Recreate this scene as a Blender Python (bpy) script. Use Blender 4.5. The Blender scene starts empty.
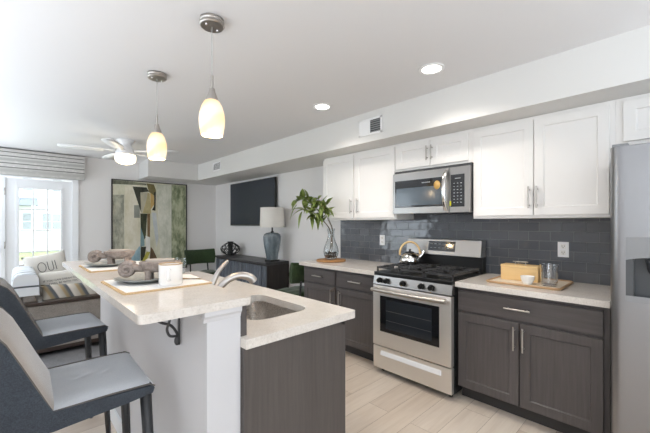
import bpy, bmesh, math, random
from mathutils import Vector, Matrix
random.seed(7)
PI = math.pi
S = bpy.context.scene
COL = S.collection

# ------------------------------------------------------------------ camera
cam_d = bpy.data.cameras.new('camera')
cam = bpy.data.objects.new('camera', cam_d); COL.objects.link(cam)
cam.location = (0, 0, 1.36)
cam.rotation_euler = (PI/2, 0, -math.radians(43.56))
cam_d.sensor_width = 36.0
cam_d.lens = 36.0*333.2/650
cam_d.shift_y = 7.0/650
cam_d.clip_start = 0.02
S.camera = cam

# ------------------------------------------------------------------ world
W = bpy.data.worlds.new('sky'); S.world = W; W.use_nodes = True
nt = W.node_tree; nt.nodes.clear()
wo = nt.nodes.new('ShaderNodeOutputWorld'); bg = nt.nodes.new('ShaderNodeBackground')
bg.inputs[0].default_value = (0.92, 0.96, 1.0, 1); bg.inputs[1].default_value = 3.5
nt.links.new(bg.outputs[0], wo.inputs[0])

def area(name, loc, rot, sx, sy, power, color=(1, 1, 1), spread=PI):
    d = bpy.data.lights.new(name, 'AREA'); d.shape = 'RECTANGLE'; d.size = sx; d.size_y = sy
    d.energy = power; d.color = color; d.spread = spread
    o = bpy.data.objects.new(name, d); COL.objects.link(o); o.location = loc; o.rotation_euler = rot
    return o
# daylight outside the left-hand windows; fill outside an added, unseen window behind the camera
area('fill_near_window', (0.55, -2.75, 1.35), (math.radians(108), 0, 0), 3.0, 1.9, 6, (0.96, 0.98, 1.0))
area('daylight_study_window', (-2.65, -1.0, 1.35), (math.radians(108), 0, -PI/2), 2.2, 1.9, 26, (0.95, 0.98, 1.0))
area('daylight_side_window', (-2.65, 5.55, 1.40), (math.radians(100), 0, -PI/2), 1.6, 1.9, 28, (0.80, 0.90, 1.0))
area('sky_over_patio', (-0.2, 8.1, 3.0), (math.radians(-55), 0, 0), 3.0, 1.4, 120, (0.86, 0.93, 1.0))
# added fill aimed up to brighten the ceiling, well left of and behind the camera
area('ceiling_fill_left', (-1.05, 3.1, 1.40), (PI, 0, 0), 1.7, 6.6, 76, (0.82, 0.91, 1.0), math.radians(165))
area('ceiling_fill_behind', (1.3, -1.3, 1.40), (PI, 0, 0), 3.2, 1.4, 38, (0.82, 0.91, 1.0), math.radians(165))

S.view_settings.view_transform = 'Standard'
S.view_settings.look = 'None'
S.view_settings.gamma = 1.0
S.view_settings.use_curve_mapping = False
S.view_settings.exposure = 0.12
try:
    S.cycles.use_denoising = True
    S.cycles.max_bounces = 10; S.cycles.diffuse_bounces = 6; S.cycles.glossy_bounces = 5
    S.cycles.transmission_bounces = 10; S.cycles.transparent_max_bounces = 12
    S.cycles.sample_clamp_indirect = 6.0
    S.cycles.caustics_reflective = False; S.cycles.caustics_refractive = False
except Exception:
    pass

# ------------------------------------------------------------------ materials
def lin(h):
    h = h.lstrip('#'); r = []
    for i in (0, 2, 4):
        c = int(h[i:i+2], 16)/255
        r.append(c/12.92 if c <= 0.04045 else ((c+0.055)/1.055)**2.4)
    return (*r, 1)

def mat(name, c, rough=0.5, metal=0.0, **kw):
    m = bpy.data.materials.new(name); m.use_nodes = True
    b = m.node_tree.nodes['Principled BSDF']
    b.inputs['Base Color'].default_value = lin(c) if isinstance(c, str) else c
    b.inputs['Roughness'].default_value = rough; b.inputs['Metallic'].default_value = metal
    for k, v in kw.items():
        b.inputs[k].default_value = v
    return m

def nodes(m):
    return m.node_tree, m.node_tree.nodes['Principled BSDF'], m.node_tree.nodes.new, m.node_tree.links.new

def coords(m, scale=(1, 1, 1), rot=(0, 0, 0), loc=(0, 0, 0), src='Object'):
    t, b, N, L = nodes(m)
    tc = N('ShaderNodeTexCoord'); mp = N('ShaderNodeMapping')
    mp.inputs['Scale'].default_value = scale; mp.inputs['Rotation'].default_value = rot; mp.inputs['Location'].default_value = loc
    L(tc.outputs[src], mp.inputs[0])
    return mp.outputs[0]

def noise(m, vec, scale, detail=4, rough=0.6):
    t, b, N, L = nodes(m)
    n = N('ShaderNodeTexNoise'); n.inputs['Scale'].default_value = scale
    n.inputs['Detail'].default_value = detail; n.inputs['Roughness'].default_value = rough
    if vec is not None: L(vec, n.inputs['Vector'])
    return n.outputs['Fac']

def ramp(m, fac, stops, interp='LINEAR'):
    t, b, N, L = nodes(m)
    r = N('ShaderNodeValToRGB'); r.color_ramp.interpolation = interp
    e = r.color_ramp.elements
    while len(e) < len(stops): e.new(0.5)
    for i, (p, c) in enumerate(stops):
        e[i].position = p; e[i].color = lin(c) if isinstance(c, str) else c
    L(fac, r.inputs[0])
    return r.outputs[0]

def mix(m, fac, a, b_, mode='MIX'):
    t, b, N, L = nodes(m)
    x = N('ShaderNodeMix'); x.data_type = 'RGBA'; x.blend_type = mode
    for s, v in ((x.inputs[0], fac), (x.inputs[6], a), (x.inputs[7], b_)):
        if isinstance(v, (int, float)): s.default_value = v
        elif isinstance(v, (tuple, str)): s.default_value = lin(v) if isinstance(v, str) else v
        else: L(v, s)
    return x.outputs[2]

def base(m, out):
    t, b, N, L = nodes(m); L(out, b.inputs['Base Color']); return m

def bump(m, fac, strength=0.2, dist=0.01):
    t, b, N, L = nodes(m)
    n = N('ShaderNodeBump'); n.inputs['Strength'].default_value = strength; n.inputs['Distance'].default_value = dist
    L(fac, n.inputs['Height']); L(n.outputs[0], b.inputs['Normal'])
    return m

def fabric(name, c1, c2, scale=220, rough=0.95, b=0.25, patch=True):
    m = mat(name, c1, rough)
    v = coords(m)
    n1 = noise(m, v, scale, 2)
    o = ramp(m, n1, [(0.3, c1), (0.7, c2)])
    if patch:
        o = mix(m, 0.25, o, ramp(m, noise(m, v, 9, 3), [(0.35, c1), (0.65, c2)]))
    base(m, o); bump(m, n1, b, 0.004)
    m.node_tree.nodes['Principled BSDF'].inputs['Specular IOR Level'].default_value = 0.2
    return m

def wood(name, c1, c2, c3, axis='Z', rough=0.45, scale=1.0, spec=0.4):
    m = mat(name, c1, rough)
    sc = {'X': (2, 40, 40), 'Y': (40, 2, 40), 'Z': (40, 40, 2)}[axis]
    v = coords(m, tuple(s*scale for s in sc))
    n = noise(m, v, 1.6, 6, 0.65)
    v2 = coords(m, tuple(s*scale*0.12 for s in sc))
    n2 = noise(m, v2, 1.2, 3)
    o = ramp(m, n, [(0.3, c1), (0.52, c2), (0.75, c3)])
    o = mix(m, 0.35, o, ramp(m, n2, [(0.3, c1), (0.7, c3)]))
    base(m, o); bump(m, n, 0.06, 0.002)
    m.node_tree.nodes['Principled BSDF'].inputs['Specular IOR Level'].default_value = spec
    return m

def paint(name, c, rough=0.75, spec=0.3):
    m = mat(name, c, rough); v = coords(m)
    bump(m, noise(m, v, 160, 2), 0.04, 0.002)
    m.node_tree.nodes['Principled BSDF'].inputs['Specular IOR Level'].default_value = spec
    return m

def emit(name, c, s, mixin=None):
    m = mat(name, c, 0.4)
    b = m.node_tree.nodes['Principled BSDF']
    b.inputs['Emission Color'].default_value = lin(c); b.inputs['Emission Strength'].default_value = s
    return m

def pane(name, tint=(0.97, 0.99, 1, 1), refl=0.9):
    m = bpy.data.materials.new(name); m.use_nodes = True; t = m.node_tree; t.nodes.clear()
    N, L = t.nodes.new, t.links.new
    o = N('ShaderNodeOutputMaterial'); mx = N('ShaderNodeMixShader'); tr = N('ShaderNodeBsdfTransparent'); g = N('ShaderNodeBsdfGlossy')
    f = N('ShaderNodeLayerWeight'); f.inputs[0].default_value = 0.5
    tr.inputs[0].default_value = tint; g.inputs['Roughness'].default_value = 0.02
    pw = N('ShaderNodeMath'); pw.operation = 'POWER'; pw.inputs[1].default_value = 4.0; L(f.outputs['Facing'], pw.inputs[0])
    ml = N('ShaderNodeMath'); ml.operation = 'MULTIPLY_ADD'; ml.inputs[1].default_value = 0.8*refl; ml.inputs[2].default_value = 0.04*refl; L(pw.outputs[0], ml.inputs[0]); ml.use_clamp = True
    L(ml.outputs[0], mx.inputs[0]); L(tr.outputs[0], mx.inputs[1]); L(g.outputs[0], mx.inputs[2]); L(mx.outputs[0], o.inputs[0])
    return m

def steel(name, c, rough, axis, strength=0.05):
    m = mat(name, c, rough, 1.0)
    sc = {'X': (2, 300, 300), 'Y': (300, 2, 300), 'Z': (300, 300, 2)}[axis]
    n = noise(m, coords(m, sc), 1.0, 2)
    t, b, N, L = nodes(m)
    r = N('ShaderNodeMapRange'); r.inputs['To Min'].default_value = rough*0.85; r.inputs['To Max'].default_value = rough*1.2
    L(n, r.inputs[0]); L(r.outputs[0], b.inputs['Roughness'])
    bump(m, n, strength, 0.001)
    return m

WALLP = paint('wall_paint', '#e6e4e3', 0.85)
CEILP = paint('ceiling_paint', '#e2e1e2', 0.9, 0.15)
SOFFP = paint('soffit_paint', '#dcdbd9', 0.85, 0.15)
TRIMP = paint('white_trim_paint', '#eff1f4', 0.4, 0.4)
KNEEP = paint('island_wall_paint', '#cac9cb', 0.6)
CABW = paint('white_cabinet_paint', '#eeecea', 0.45, 0.35)
CABD = wood('charcoal_stained_wood', '#474241', '#524d4c', '#5d5756', 'Z', 0.42)
CABDH = wood('charcoal_stained_wood_crosswise', '#474241', '#524d4c', '#5d5756', 'Y', 0.42)
CABE = wood('charcoal_brown_end_panel', '#494442', '#544e4b', '#5e5753', 'Z', 0.5)
TOE = mat('dark_toe_kick', '#343130', 0.6)
STEEL = steel('brushed_steel', (0.33, 0.32, 0.31, 1), 0.31, 'Y')
STEEL_LIT = steel('brushed_steel_lit', (0.86, 0.84, 0.81, 1), 0.44, 'Y')  # same steel as above, paler to put brighter reflections into its colour
STEELV = steel('brushed_steel_upright', (0.32, 0.32, 0.33, 1), 0.33, 'Y')
SINKS = steel('sink_steel', (0.66, 0.63, 0.60, 1), 0.27, 'X')
NICKEL = mat('brushed_nickel', (0.50, 0.47, 0.44, 1), 0.34, 1.0)
CHROME = mat('polished_steel', (0.80, 0.79, 0.78, 1), 0.08, 1.0)
BLACKG = mat('black_glass', '#141518', 0.06, 0, **{'Specular IOR Level': 0.6})
BLACKM = mat('black_enamel', '#1a1a1b', 0.3)
IRON = mat('cast_iron', '#353536', 0.38)
DKGREY = mat('dark_grey_plastic', '#3a3c3f', 0.45)
MIDGREY = mat('grey_plastic', '#8b8d8f', 0.4)
WHITEP = mat('white_plastic', '#efeff0', 0.35)
BLACKP = mat('black_plastic', '#151515', 0.4)
KEYM = mat('keypad_print', '#9a9da0', 0.5)

# quartz worktop
QUARTZ = mat('cream_quartz', '#dcd0c3', 0.16, 0, **{'Specular IOR Level': 0.5})
_v = coords(QUARTZ)
_o = ramp(QUARTZ, noise(QUARTZ, _v, 130, 5, 0.7), [(0.30, '#b7aea5'), (0.45, '#d2cac1'), (0.62, '#dcd5cd'), (0.78, '#eae6e1')])
_o = mix(QUARTZ, 0.35, _o, ramp(QUARTZ, noise(QUARTZ, _v, 14, 4), [(0.35, '#cfc8c1'), (0.65, '#e2ddd8')]))
base(QUARTZ, _o)

# wall tiles (uv in metres on the wall: object Y, Z)
TILE = mat('grey_glazed_tile', '#55585d', 0.10)
def _tile(m):
    t, b, N, L = nodes(m)
    tc = N('ShaderNodeTexCoord'); sx = N('ShaderNodeSeparateXYZ'); cx = N('ShaderNodeCombineXYZ')
    L(tc.outputs['Object'], sx.inputs[0]); L(sx.outputs['Y'], cx.inputs['X']); L(sx.outputs['Z'], cx.inputs['Y'])
    def brick(c1, c2, cm):
        k = N('ShaderNodeTexBrick'); L(cx.outputs[0], k.inputs['Vector'])
        k.offset = 0.5; k.inputs['Scale'].default_value = 1
        k.inputs['Brick Width'].default_value = 0.1525; k.inputs['Row Height'].default_value = 0.0762
        k.inputs['Mortar Size'].default_value = 0.0016; k.inputs['Mortar Smooth'].default_value = 0.2; k.inputs['Bias'].default_value = 0
        k.inputs['Color1'].default_value = c1; k.inputs['Color2'].default_value = c2; k.inputs['Mortar'].default_value = cm
        return k
    k = brick(lin('#575a60'), lin('#64676d'), lin('#808285'))
    L(k.outputs['Color'], b.inputs['Base Color'])
    k2 = brick((0, 0, 0, 1), (1, 1, 1, 1), (0.5, 0.5, 0.5, 1))
    # every tile lies at a slightly different tilt and has a wavy glaze
    wv = N('ShaderNodeTexNoise'); wv.inputs['Scale'].default_value = 9; wv.inputs['Detail'].default_value = 1.5
    off = N('ShaderNodeVectorMath'); off.operation = 'MULTIPLY_ADD'; off.inputs[1].default_value = (3, 3, 3)
    L(k2.outputs['Color'], off.inputs[0]); L(tc.outputs['Object'], off.inputs[2]); L(off.outputs[0], wv.inputs['Vector'])
    bm1 = N('ShaderNodeBump'); bm1.inputs['Strength'].default_value = 0.55; bm1.inputs['Distance'].default_value = 0.006
    L(wv.outputs['Fac'], bm1.inputs['Height'])
    bm2 = N('ShaderNodeBump'); bm2.invert = True; bm2.inputs['Strength'].default_value = 0.6; bm2.inputs['Distance'].default_value = 0.002
    L(k.outputs['Fac'], bm2.inputs['Height']); L(bm1.outputs[0], bm2.inputs['Normal']); L(bm2.outputs[0], b.inputs['Normal'])
    mr = N('ShaderNodeMapRange'); mr.inputs['To Min'].default_value = 0.09; mr.inputs['To Max'].default_value = 0.6
    L(k.outputs['Fac'], mr.inputs[0]); L(mr.outputs[0], b.inputs['Roughness'])
_tile(TILE)

# plank floor, boards run along X
FLOORM = mat('light_oak_planks', '#c9b8a8', 0.38)
def _floor(m):
    t, b, N, L = nodes(m)
    tc = N('ShaderNodeTexCoord')
    k = N('ShaderNodeTexBrick'); L(tc.outputs['Object'], k.inputs['Vector']); k.offset = 0.37; k.offset_frequency = 2
    k.inputs['Scale'].default_value = 1; k.inputs['Brick Width'].default_value = 1.22; k.inputs['Row Height'].default_value = 0.178
    k.inputs['Mortar Size'].default_value = 0.0012; k.inputs['Bias'].default_value = 0
    k.inputs['Color1'].default_value = (0, 0, 0, 1); k.inputs['Color2'].default_value = (1, 1, 1, 1); k.inputs['Mortar'].default_value = (0.5, 0.5, 0.5, 1)
    off = N('ShaderNodeVectorMath'); off.operation = 'MULTIPLY_ADD'; off.inputs[1].default_value = (7, 7, 7)
    L(k.outputs['Color'], off.inputs[0]); L(tc.outputs['Object'], off.inputs[2])
    def mp(s):
        q = N('ShaderNodeMapping'); q.inputs['Scale'].default_value = s; L(off.outputs[0], q.inputs[0]); return q.outputs[0]
    g1 = noise(m, mp((2.0, 34, 1)), 1.0, 6, 0.65)
    g2 = noise(m, mp((1.1, 7, 1)), 1.3, 4)
    tone = ramp(m, k.outputs['Color'], [(0.0, '#b09b88'), (0.35, '#d3c5b6'), (0.7, '#e4d9cc'), (1.0, '#bda994')])
    o = mix(m, 0.36, tone, ramp(m, g1, [(0.28, '#a79485'), (0.5, '#d1c3b5'), (0.75, '#e2d8cd')]))
    o = mix(m, 0.30, o, ramp(m, g2, [(0.3, '#b29d8b'), (0.6, '#d8cabb')]))
    kn = noise(m, mp((2.2, 6.0, 1)), 1.1, 2)
    o = mix(m, ramp(m, kn, [(0.70, (0, 0, 0, 1)), (0.80, (0.55, 0.55, 0.55, 1))]), o, '#8d7766')
    o = mix(m, k.outputs['Fac'], o, '#857362')
    base(m, o); bump(m, g1, 0.08, 0.002)
_floor(FLOORM)

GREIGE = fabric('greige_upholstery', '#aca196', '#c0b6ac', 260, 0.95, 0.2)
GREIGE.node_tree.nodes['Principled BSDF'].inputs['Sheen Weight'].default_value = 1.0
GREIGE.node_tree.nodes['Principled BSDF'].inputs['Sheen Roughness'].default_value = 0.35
SEAT_LIT = fabric('greige_upholstery_daylit', '#dfe2e7', '#eceef1', 260, 0.95, 0.2)  # same fabric as the backs; daylight put into a paler, bluer colour
SEAT_LIT.node_tree.nodes['Principled BSDF'].inputs['Sheen Weight'].default_value = 0.6
DENIM = fabric('charcoal_upholstery', '#32363c', '#474c53', 300, 0.95, 0.3)
PIPING = fabric('dark_piping', '#5a5653', '#6a6562', 300, 0.9, 0.1, False)
BLEG = mat('black_painted_leg', '#2b2c2e', 0.45)
SOFAF = fabric('grey_sofa_fabric', '#827d78', '#a49e98', 170, 0.95, 0.35)
SOFAS = fabric('light_grey_seat_fabric', '#8b8884', '#a5a19c', 170, 0.95, 0.3)
SOFAW = wood('dark_brown_wood', '#33291f', '#3f3431', '#51453f', 'X', 0.4)
VELVET = fabric('green_velvet', '#2a3a24', '#3f5134', 60, 0.85, 0.15)
VELVET.node_tree.nodes['Principled BSDF'].inputs['Sheen Weight'].default_value = 0.25
LINEN = fabric('white_linen', '#dedad3', '#ebe8e2', 200, 0.95, 0.2)
CONSF = wood('blue_grey_fluted_wood', '#454a52', '#5a606a', '#717985', 'Z', 0.45)
CONSD = wood('blackened_wood', '#1d1a19', '#2b2625', '#3b3533', 'Z', 0.5)
CONST = wood('blackened_wood_top', '#2a2828', '#383637', '#48484a', 'Y', 0.4)
LIGHTW = wood('pale_beech', '#d9b47a', '#e2bf88', '#e9cb9b', 'Y', 0.5, 0.4)
LIGHTW2 = wood('bleached_wood', '#dcccb6', '#e6d8c4', '#efe4d4', 'Y', 0.5, 0.4)
RIMW = wood('brown_wood_rim', '#a07c58', '#b6926c', '#c8a680', 'Y', 0.5, 0.4)
WICKER = mat('woven_cane', '#a77a4d', 0.7)
_v = coords(WICKER); _n = noise(WICKER, _v, 90, 3)
base(WICKER, ramp(WICKER, _n, [(0.3, '#8c5f36'), (0.6, '#b98a58'), (0.8, '#cda374')])); bump(WICKER, _n, 0.6, 0.004)
STONE = mat('weathered_grey_stone', '#8d8078', 0.85)
_v = coords(STONE); _n = noise(STONE, _v, 38, 5, 0.7)
base(STONE, ramp(STONE, _n, [(0.3, '#7d7069'), (0.55, '#9c9088'), (0.78, '#b7aca4')])); bump(STONE, _n, 0.35, 0.004)
GLAZE = mat('grey_glazed_stoneware', '#8b8e8c', 0.3)
_v = coords(GLAZE); base(GLAZE, ramp(GLAZE, noise(GLAZE, _v, 30, 4), [(0.3, '#7c807f'), (0.7, '#a0a2a0')]))
GLAZE2 = mat('pale_stone', '#b9afa5', 0.7)
CERAM = mat('white_enamel', '#f1efec', 0.25)
TANRIM = mat('tan_rim', '#b99f80', 0.5)
CLOTH = fabric('white_cotton', '#e6e4e1', '#f0efec', 300, 0.95, 0.2, False)
BURLAP = fabric('straw_fringe', '#bd9d74', '#d6bd98', 200, 0.95, 0.7, False)
GLASS = pane_later = None
PANE = pane('window_glass')
GLASS = pane('clear_glass', (0.95, 0.965, 0.97, 1), 1.6)
LAMPG = mat('smoky_blue_glass', '#5f7383', 0.22, 0, **{'Specular IOR Level': 0.7, 'Coat Weight': 0.4})
_v = coords(LAMPG, (1, 1, 0.5)); base(LAMPG, ramp(LAMPG, noise(LAMPG, _v, 9, 4), [(0.3, '#566067'), (0.55, '#748087'), (0.75, '#9aa4a9')]))
LEAF = mat('green_leaf', '#5d7a35', 0.45)
_v = coords(LEAF); base(LEAF, ramp(LEAF, noise(LEAF, _v, 14, 3), [(0.3, '#71873f'), (0.5, '#9aac5f'), (0.72, '#c0cb8a')]))
LEAF.node_tree.nodes['Principled BSDF'].inputs['Subsurface Weight'].default_value = 0.05
STEMM = mat('brown_stem', '#6a5a42', 0.7)
PEBB = mat('dark_pebbles', '#2f2a27', 0.5)
SCREEN = mat('tv_screen', '#363c45', 0.22, 0, **{'Specular IOR Level': 0.5})
WARMG = emit('warm_bowl_glass', '#fff0d2', 2.2)
CANL = emit('downlight_lens', '#fff8ec', 9.0)
BULB = emit('lamp_bulb', '#ffe2a8', 7.0)

# swirled amber glass of the pendants, lit from inside
SHADE = mat('swirled_amber_glass', '#f3ddb2', 0.2)
def _shade(m):
    t, b, N, L = nodes(m)
    v = coords(m, (4, 4, 6), (0.7, 0.5, 0))
    w = N('ShaderNodeTexWave'); w.wave_type = 'BANDS'; w.bands_direction = 'Z'; w.inputs['Scale'].default_value = 0.55
    w.inputs['Distortion'].default_value = 3.5; w.inputs['Detail'].default_value = 2; L(v, w.inputs['Vector'])
    c = ramp(m, w.outputs['Fac'], [(0.05, '#f2d8a6'), (0.4, '#f6e3bf'), (0.95, '#f8e9cc')])
    sz = N('ShaderNodeSeparateXYZ'); L(coords(m), sz.inputs[0])
    mr = N('ShaderNodeMapRange'); mr.inputs['From Min'].default_value = 1.93-2.44; mr.inputs['From Max'].default_value = 2.02-2.44; L(sz.outputs['Z'], mr.inputs[0])
    c = mix(m, ramp(m, mr.outputs[0], [(0.0, (0, 0, 0, 1)), (1.0, (0.5, 0.5, 0.5, 1))]), c, '#dfb672')   # deeper amber toward the neck
    L(c, b.inputs['Base Color']); L(c, b.inputs['Emission Color']); b.inputs['Emission Strength'].default_value = 0.62
_shade(SHADE)

# ------------------------------------------------------------------ mesh helpers
def B(): return bmesh.new()

def bevel_new(bm, before, r, seg=2):
    es = [e for e in bm.edges if e not in before]
    bmesh.ops.bevel(bm, geom=es, offset=r, segments=seg, profile=0.7, affect='EDGES', clamp_overlap=True)

def box(bm, x0, x1, y0, y1, z0, z1, r=0.0, seg=2, mi=0):
    be = set(bm.edges) if r else None
    v = [bm.verts.new(p) for p in ((x0, y0, z0), (x1, y0, z0), (x1, y1, z0), (x0, y1, z0), (x0, y0, z1), (x1, y0, z1), (x1, y1, z1), (x0, y1, z1))]
    fs = [bm.faces.new([v[i] for i in f]) for f in ((0, 3, 2, 1), (4, 5, 6, 7), (0, 1, 5, 4), (1, 2, 6, 5), (2, 3, 7, 6), (3, 0, 4, 7))]
    for f in fs: f.material_index = mi
    if r: bevel_new(bm, be, r, seg)
    return bm

def ring(bm, c, u, v, r, n, ru=None):
    return [bm.verts.new(c + u*(math.cos(2*PI*i/n)*(ru or r)) + v*(math.sin(2*PI*i/n)*r)) for i in range(n)]

def skin(bm, rings, caps=True, closed=False, mi=0):
    n = len(rings[0])
    prs = list(zip(rings, rings[1:])) + ([(rings[-1], rings[0])] if closed else [])
    for a, b in prs:
        for i in range(n):
            f = bm.faces.new((a[i], a[(i+1) % n], b[(i+1) % n], b[i])); f.smooth = True; f.material_index = mi
    if caps and not closed:
        f = bm.faces.new(list(reversed(rings[0]))); f.material_index = mi
        f = bm.faces.new(rings[-1]); f.material_index = mi
    return bm

def tube(bm, pts, r, n=10, closed=False, caps=True, mi=0, flat=None):
    pts = [Vector(p) for p in pts]; N = len(pts); rs = []
    rad = r if isinstance(r, (list, tuple)) else [r]*N
    prev = None
    for i, p in enumerate(pts):
        if closed: t = pts[(i+1) % N] - pts[i-1]
        else: t = (pts[min(i+1, N-1)] - pts[max(i-1, 0)])
        t.normalize()
        if prev is None:
            a = Vector((0, 0, 1)) if abs(t.z) < 0.9 else Vector((1, 0, 0))
            u = t.cross(a).normalized()
        else:
            u = prev - t*prev.dot(t)
            u.normalize()
        prev = u.copy(); v = t.cross(u).normalized()
        rs.append(ring(bm, p, u, v, rad[i], n, (rad[i]*flat if flat else None)))
    return skin(bm, rs, caps, closed, mi)

def cyl(bm, p0, p1, r0, r1=None, n=20, mi=0):
    return tube(bm, [p0, p1], [r0, r0 if r1 is None else r1], n, mi=mi)

def lathe(bm, prof, c=(0, 0, 0), n=32, ax='Z', sx=1.0, sy=1.0, mi=0):
    """surface of revolution of (radius, height) round an upright axis through c"""
    c = Vector(c); rs = []
    A = {'Z': (Vector((1, 0, 0)), Vector((0, 1, 0)), Vector((0, 0, 1))), 'X': (Vector((0, 1, 0)), Vector((0, 0, 1)), Vector((1, 0, 0))),
         '-X': (Vector((0, 0, 1)), Vector((0, 1, 0)), Vector((-1, 0, 0))), 'Y': (Vector((0, 0, 1)), Vector((1, 0, 0)), Vector((0, 1, 0)))}[ax]
    for r, h in prof:
        r = max(r, 1e-4)
        rs.append([bm.verts.new(c + A[0]*(math.cos(2*PI*i/n)*r*sx) + A[1]*(math.sin(2*PI*i/n)*r*sy) + A[2]*h) for i in range(n)])
    return skin(bm, rs, True, False, mi)

def prism(bm, poly, ax, a0, a1, r=0.0, seg=2, mi=0):
    """polygon extruded along an axis. ax X: poly is (y,z); Y: (x,z); Z: (x,y)"""
    be = set(bm.edges) if r else None
    P = {'X': lambda p, a: (a, p[0], p[1]), 'Y': lambda p, a: (p[0], a, p[1]), 'Z': lambda p, a: (p[0], p[1], a)}[ax]
    v0 = [bm.verts.new(P(p, a0)) for p in poly]; v1 = [bm.verts.new(P(p, a1)) for p in poly]; n = len(poly)
    fs = [bm.faces.new(v0), bm.faces.new(list(reversed(v1)))]
    for i in range(n): fs.append(bm.faces.new((v0[(i+1) % n], v0[i], v1[i], v1[(i+1) % n])))
    for f in fs: f.material_index = mi
    if r: bevel_new(bm, be, r, seg)
    return bm

def ball(bm, c, rx, ry=None, rz=None, n=14, mi=0):
    ry = rx if ry is None else ry; rz = rx if rz is None else rz
    m = Matrix.Translation(c) @ Matrix.Diagonal((rx, ry, rz, 1))
    r = bmesh.ops.create_uvsphere(bm, u_segments=n, v_segments=max(6, n*2//3), radius=1, matrix=m)
    for v in r['verts']:
        for f in v.link_faces: f.smooth = True; f.material_index = mi
    return bm

def rrect(x0, x1, y0, y1, r, k=5):
    p = []
    for cx, cy, a in ((x1-r, y0+r, -PI/2), (x1-r, y1-r, 0), (x0+r, y1-r, PI/2), (x0+r, y0+r, PI)):
        for i in range(k+1):
            t = a + PI/2*i/k; p.append((cx+r*math.cos(t), cy+r*math.sin(t)))
    return p

def root_loc(p):
    while p.parent: p = p.parent
    return Vector(p['_l']) if '_l' in p else p.location.copy()

def obj(name, bm, m, parent=None, smooth=None):
    """link bm as one mesh object. The geometry is given in the place's own metres; a part is shifted into its thing's frame."""
    if parent is not None:
        bmesh.ops.translate(bm, vec=-root_loc(parent), verts=bm.verts)
    bmesh.ops.recalc_face_normals(bm, faces=bm.faces)
    me = bpy.data.meshes.new(name); bm.to_mesh(me); bm.free()
    for x in (m if isinstance(m, (list, tuple)) else [m]): me.materials.append(x)
    if smooth:
        try:
            me.polygons.foreach_set('use_smooth', [True]*len(me.polygons))
            me.set_sharp_from_angle(angle=math.radians(smooth))
        except Exception: pass
    o = bpy.data.objects.new(name, me); COL.objects.link(o)
    if parent is not None: o.parent = parent
    return o

def tag(o, label=None, cat=None, group=None, kind=None):
    if label: o['label'] = label
    if cat: o['category'] = cat
    if group: o['group'] = group
    if kind: o['kind'] = kind
    return o

def struct(name, bm, m, parent=None, smooth=None):
    o = obj(name, bm, m, parent, smooth); o['kind'] = 'structure'; return o

def thing(name, label, cat, loc=(0, 0, 0), group=None):
    o = bpy.data.objects.new(name, None); COL.objects.link(o); o.location = loc
    o.empty_display_size = 0.1
    return tag(o, label, cat, group)

def single(name, bm, m, label, cat, group=None, smooth=None, kind=None):
    xs = [v.co.x for v in bm.verts]; ys = [v.co.y for v in bm.verts]; zs = [v.co.z for v in bm.verts]
    c = Vector(((min(xs)+max(xs))/2, (min(ys)+max(ys))/2, min(zs)))
    bmesh.ops.translate(bm, vec=-c, verts=bm.verts)
    o = obj(name, bm, m, None, smooth); o.location = c
    return tag(o, label, cat, group, kind)

def copy_tree(o, parent=None):
    c = o.copy(); COL.objects.link(c)
    if parent is not None: c.parent = parent
    for ch in [x for x in bpy.data.objects if x.parent == o]: copy_tree(ch, c)
    return c

def shaker(bm, O, U, N, w, h, th=0.02, rail=0.058, rec=0.009, bev=0.006, flat=False):
    """a framed door: O lower corner on the back plane, U along its width, N out of its face"""
    O, U, N = Vector(O), Vector(U), Vector(N); Z = Vector((0, 0, 1))
    P = lambda u, v, d: bm.verts.new(O + U*u + Z*v + N*d)
    def rect(m, d): return [P(m, m, d), P(w-m, m, d), P(w-m, h-m, d), P(m, h-m, d)]
    c = 0.0015
    loops = [rect(0, 0), rect(0, th-c), rect(c, th)]
    if not flat: loops += [rect(rail, th), rect(rail+bev, th-rec)]
    for a, b in zip(loops, loops[1:]):
        for i in range(4): bm.faces.new((a[i], a[(i+1) % 4], b[(i+1) % 4], b[i]))
    bm.faces.new(loops[-1]); bm.faces.new(list(reversed(loops[0])))
    return bm

def pull(name, p, axis, length, N, m, parent, r=0.006, stand=0.03):
    """bar pull centred at p on a face with normal N"""
    bm = B(); p = Vector(p); N = Vector(N)
    A = Vector((0, 0, 1)) if axis == 'Z' else Vector((0, 1, 0)) if axis == 'Y' else Vector((1, 0, 0))
    c = p + N*stand
    cyl(bm, c-A*length/2, c+A*length/2, r, n=12)
    for s in (-1, 1):
        q = p + A*(s*(length/2-0.022)); cyl(bm, q, q+N*stand, r*0.85, n=10)
    return obj(name, bm, m, parent, 40)

# ------------------------------------------------------------------ room shell
WX, BY, CZ, LX, NY = 3.135, 6.60, 2.44, -2.2, -2.3
struct('floor', box(B(), LX-0.2, WX+0.2, NY-0.2, BY+0.2, -0.1, 0), FLOORM)
struct('ceiling', box(B(), LX-0.2, WX+0.2, NY-0.2, BY+0.2, CZ, CZ+0.1), CEILP)
struct('wall_right', box(B(), WX, WX+0.15, NY-0.15, BY+0.15, 0, CZ), WALLP)
bm = B()
DX0, DX1, DH = -0.86, 0.76, 2.045
box(bm, LX-0.15, DX0, BY, BY+0.15, 0, CZ); box(bm, DX1, WX, BY, BY+0.15, 0, CZ); box(bm, DX0, DX1, BY, BY+0.15, DH, CZ)
struct('wall_back', bm, WALLP)
bm = B()
w1, w2 = (-2.0, -0.15), (4.75, 6.35)
z0, z1 = 0.55, 2.25
box(bm, LX-0.15, LX, NY-0.15, w1[0], 0, CZ); box(bm, LX-0.15, LX, w1[1], w2[0], 0, CZ); box(bm, LX-0.15, LX, w2[1], BY, 0, CZ)
for a, b in (w1, w2):
    box(bm, LX-0.15, LX, a, b, 0, z0); box(bm, LX-0.15, LX, a, b, z1, CZ)
struct('wall_left', bm, WALLP)
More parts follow.
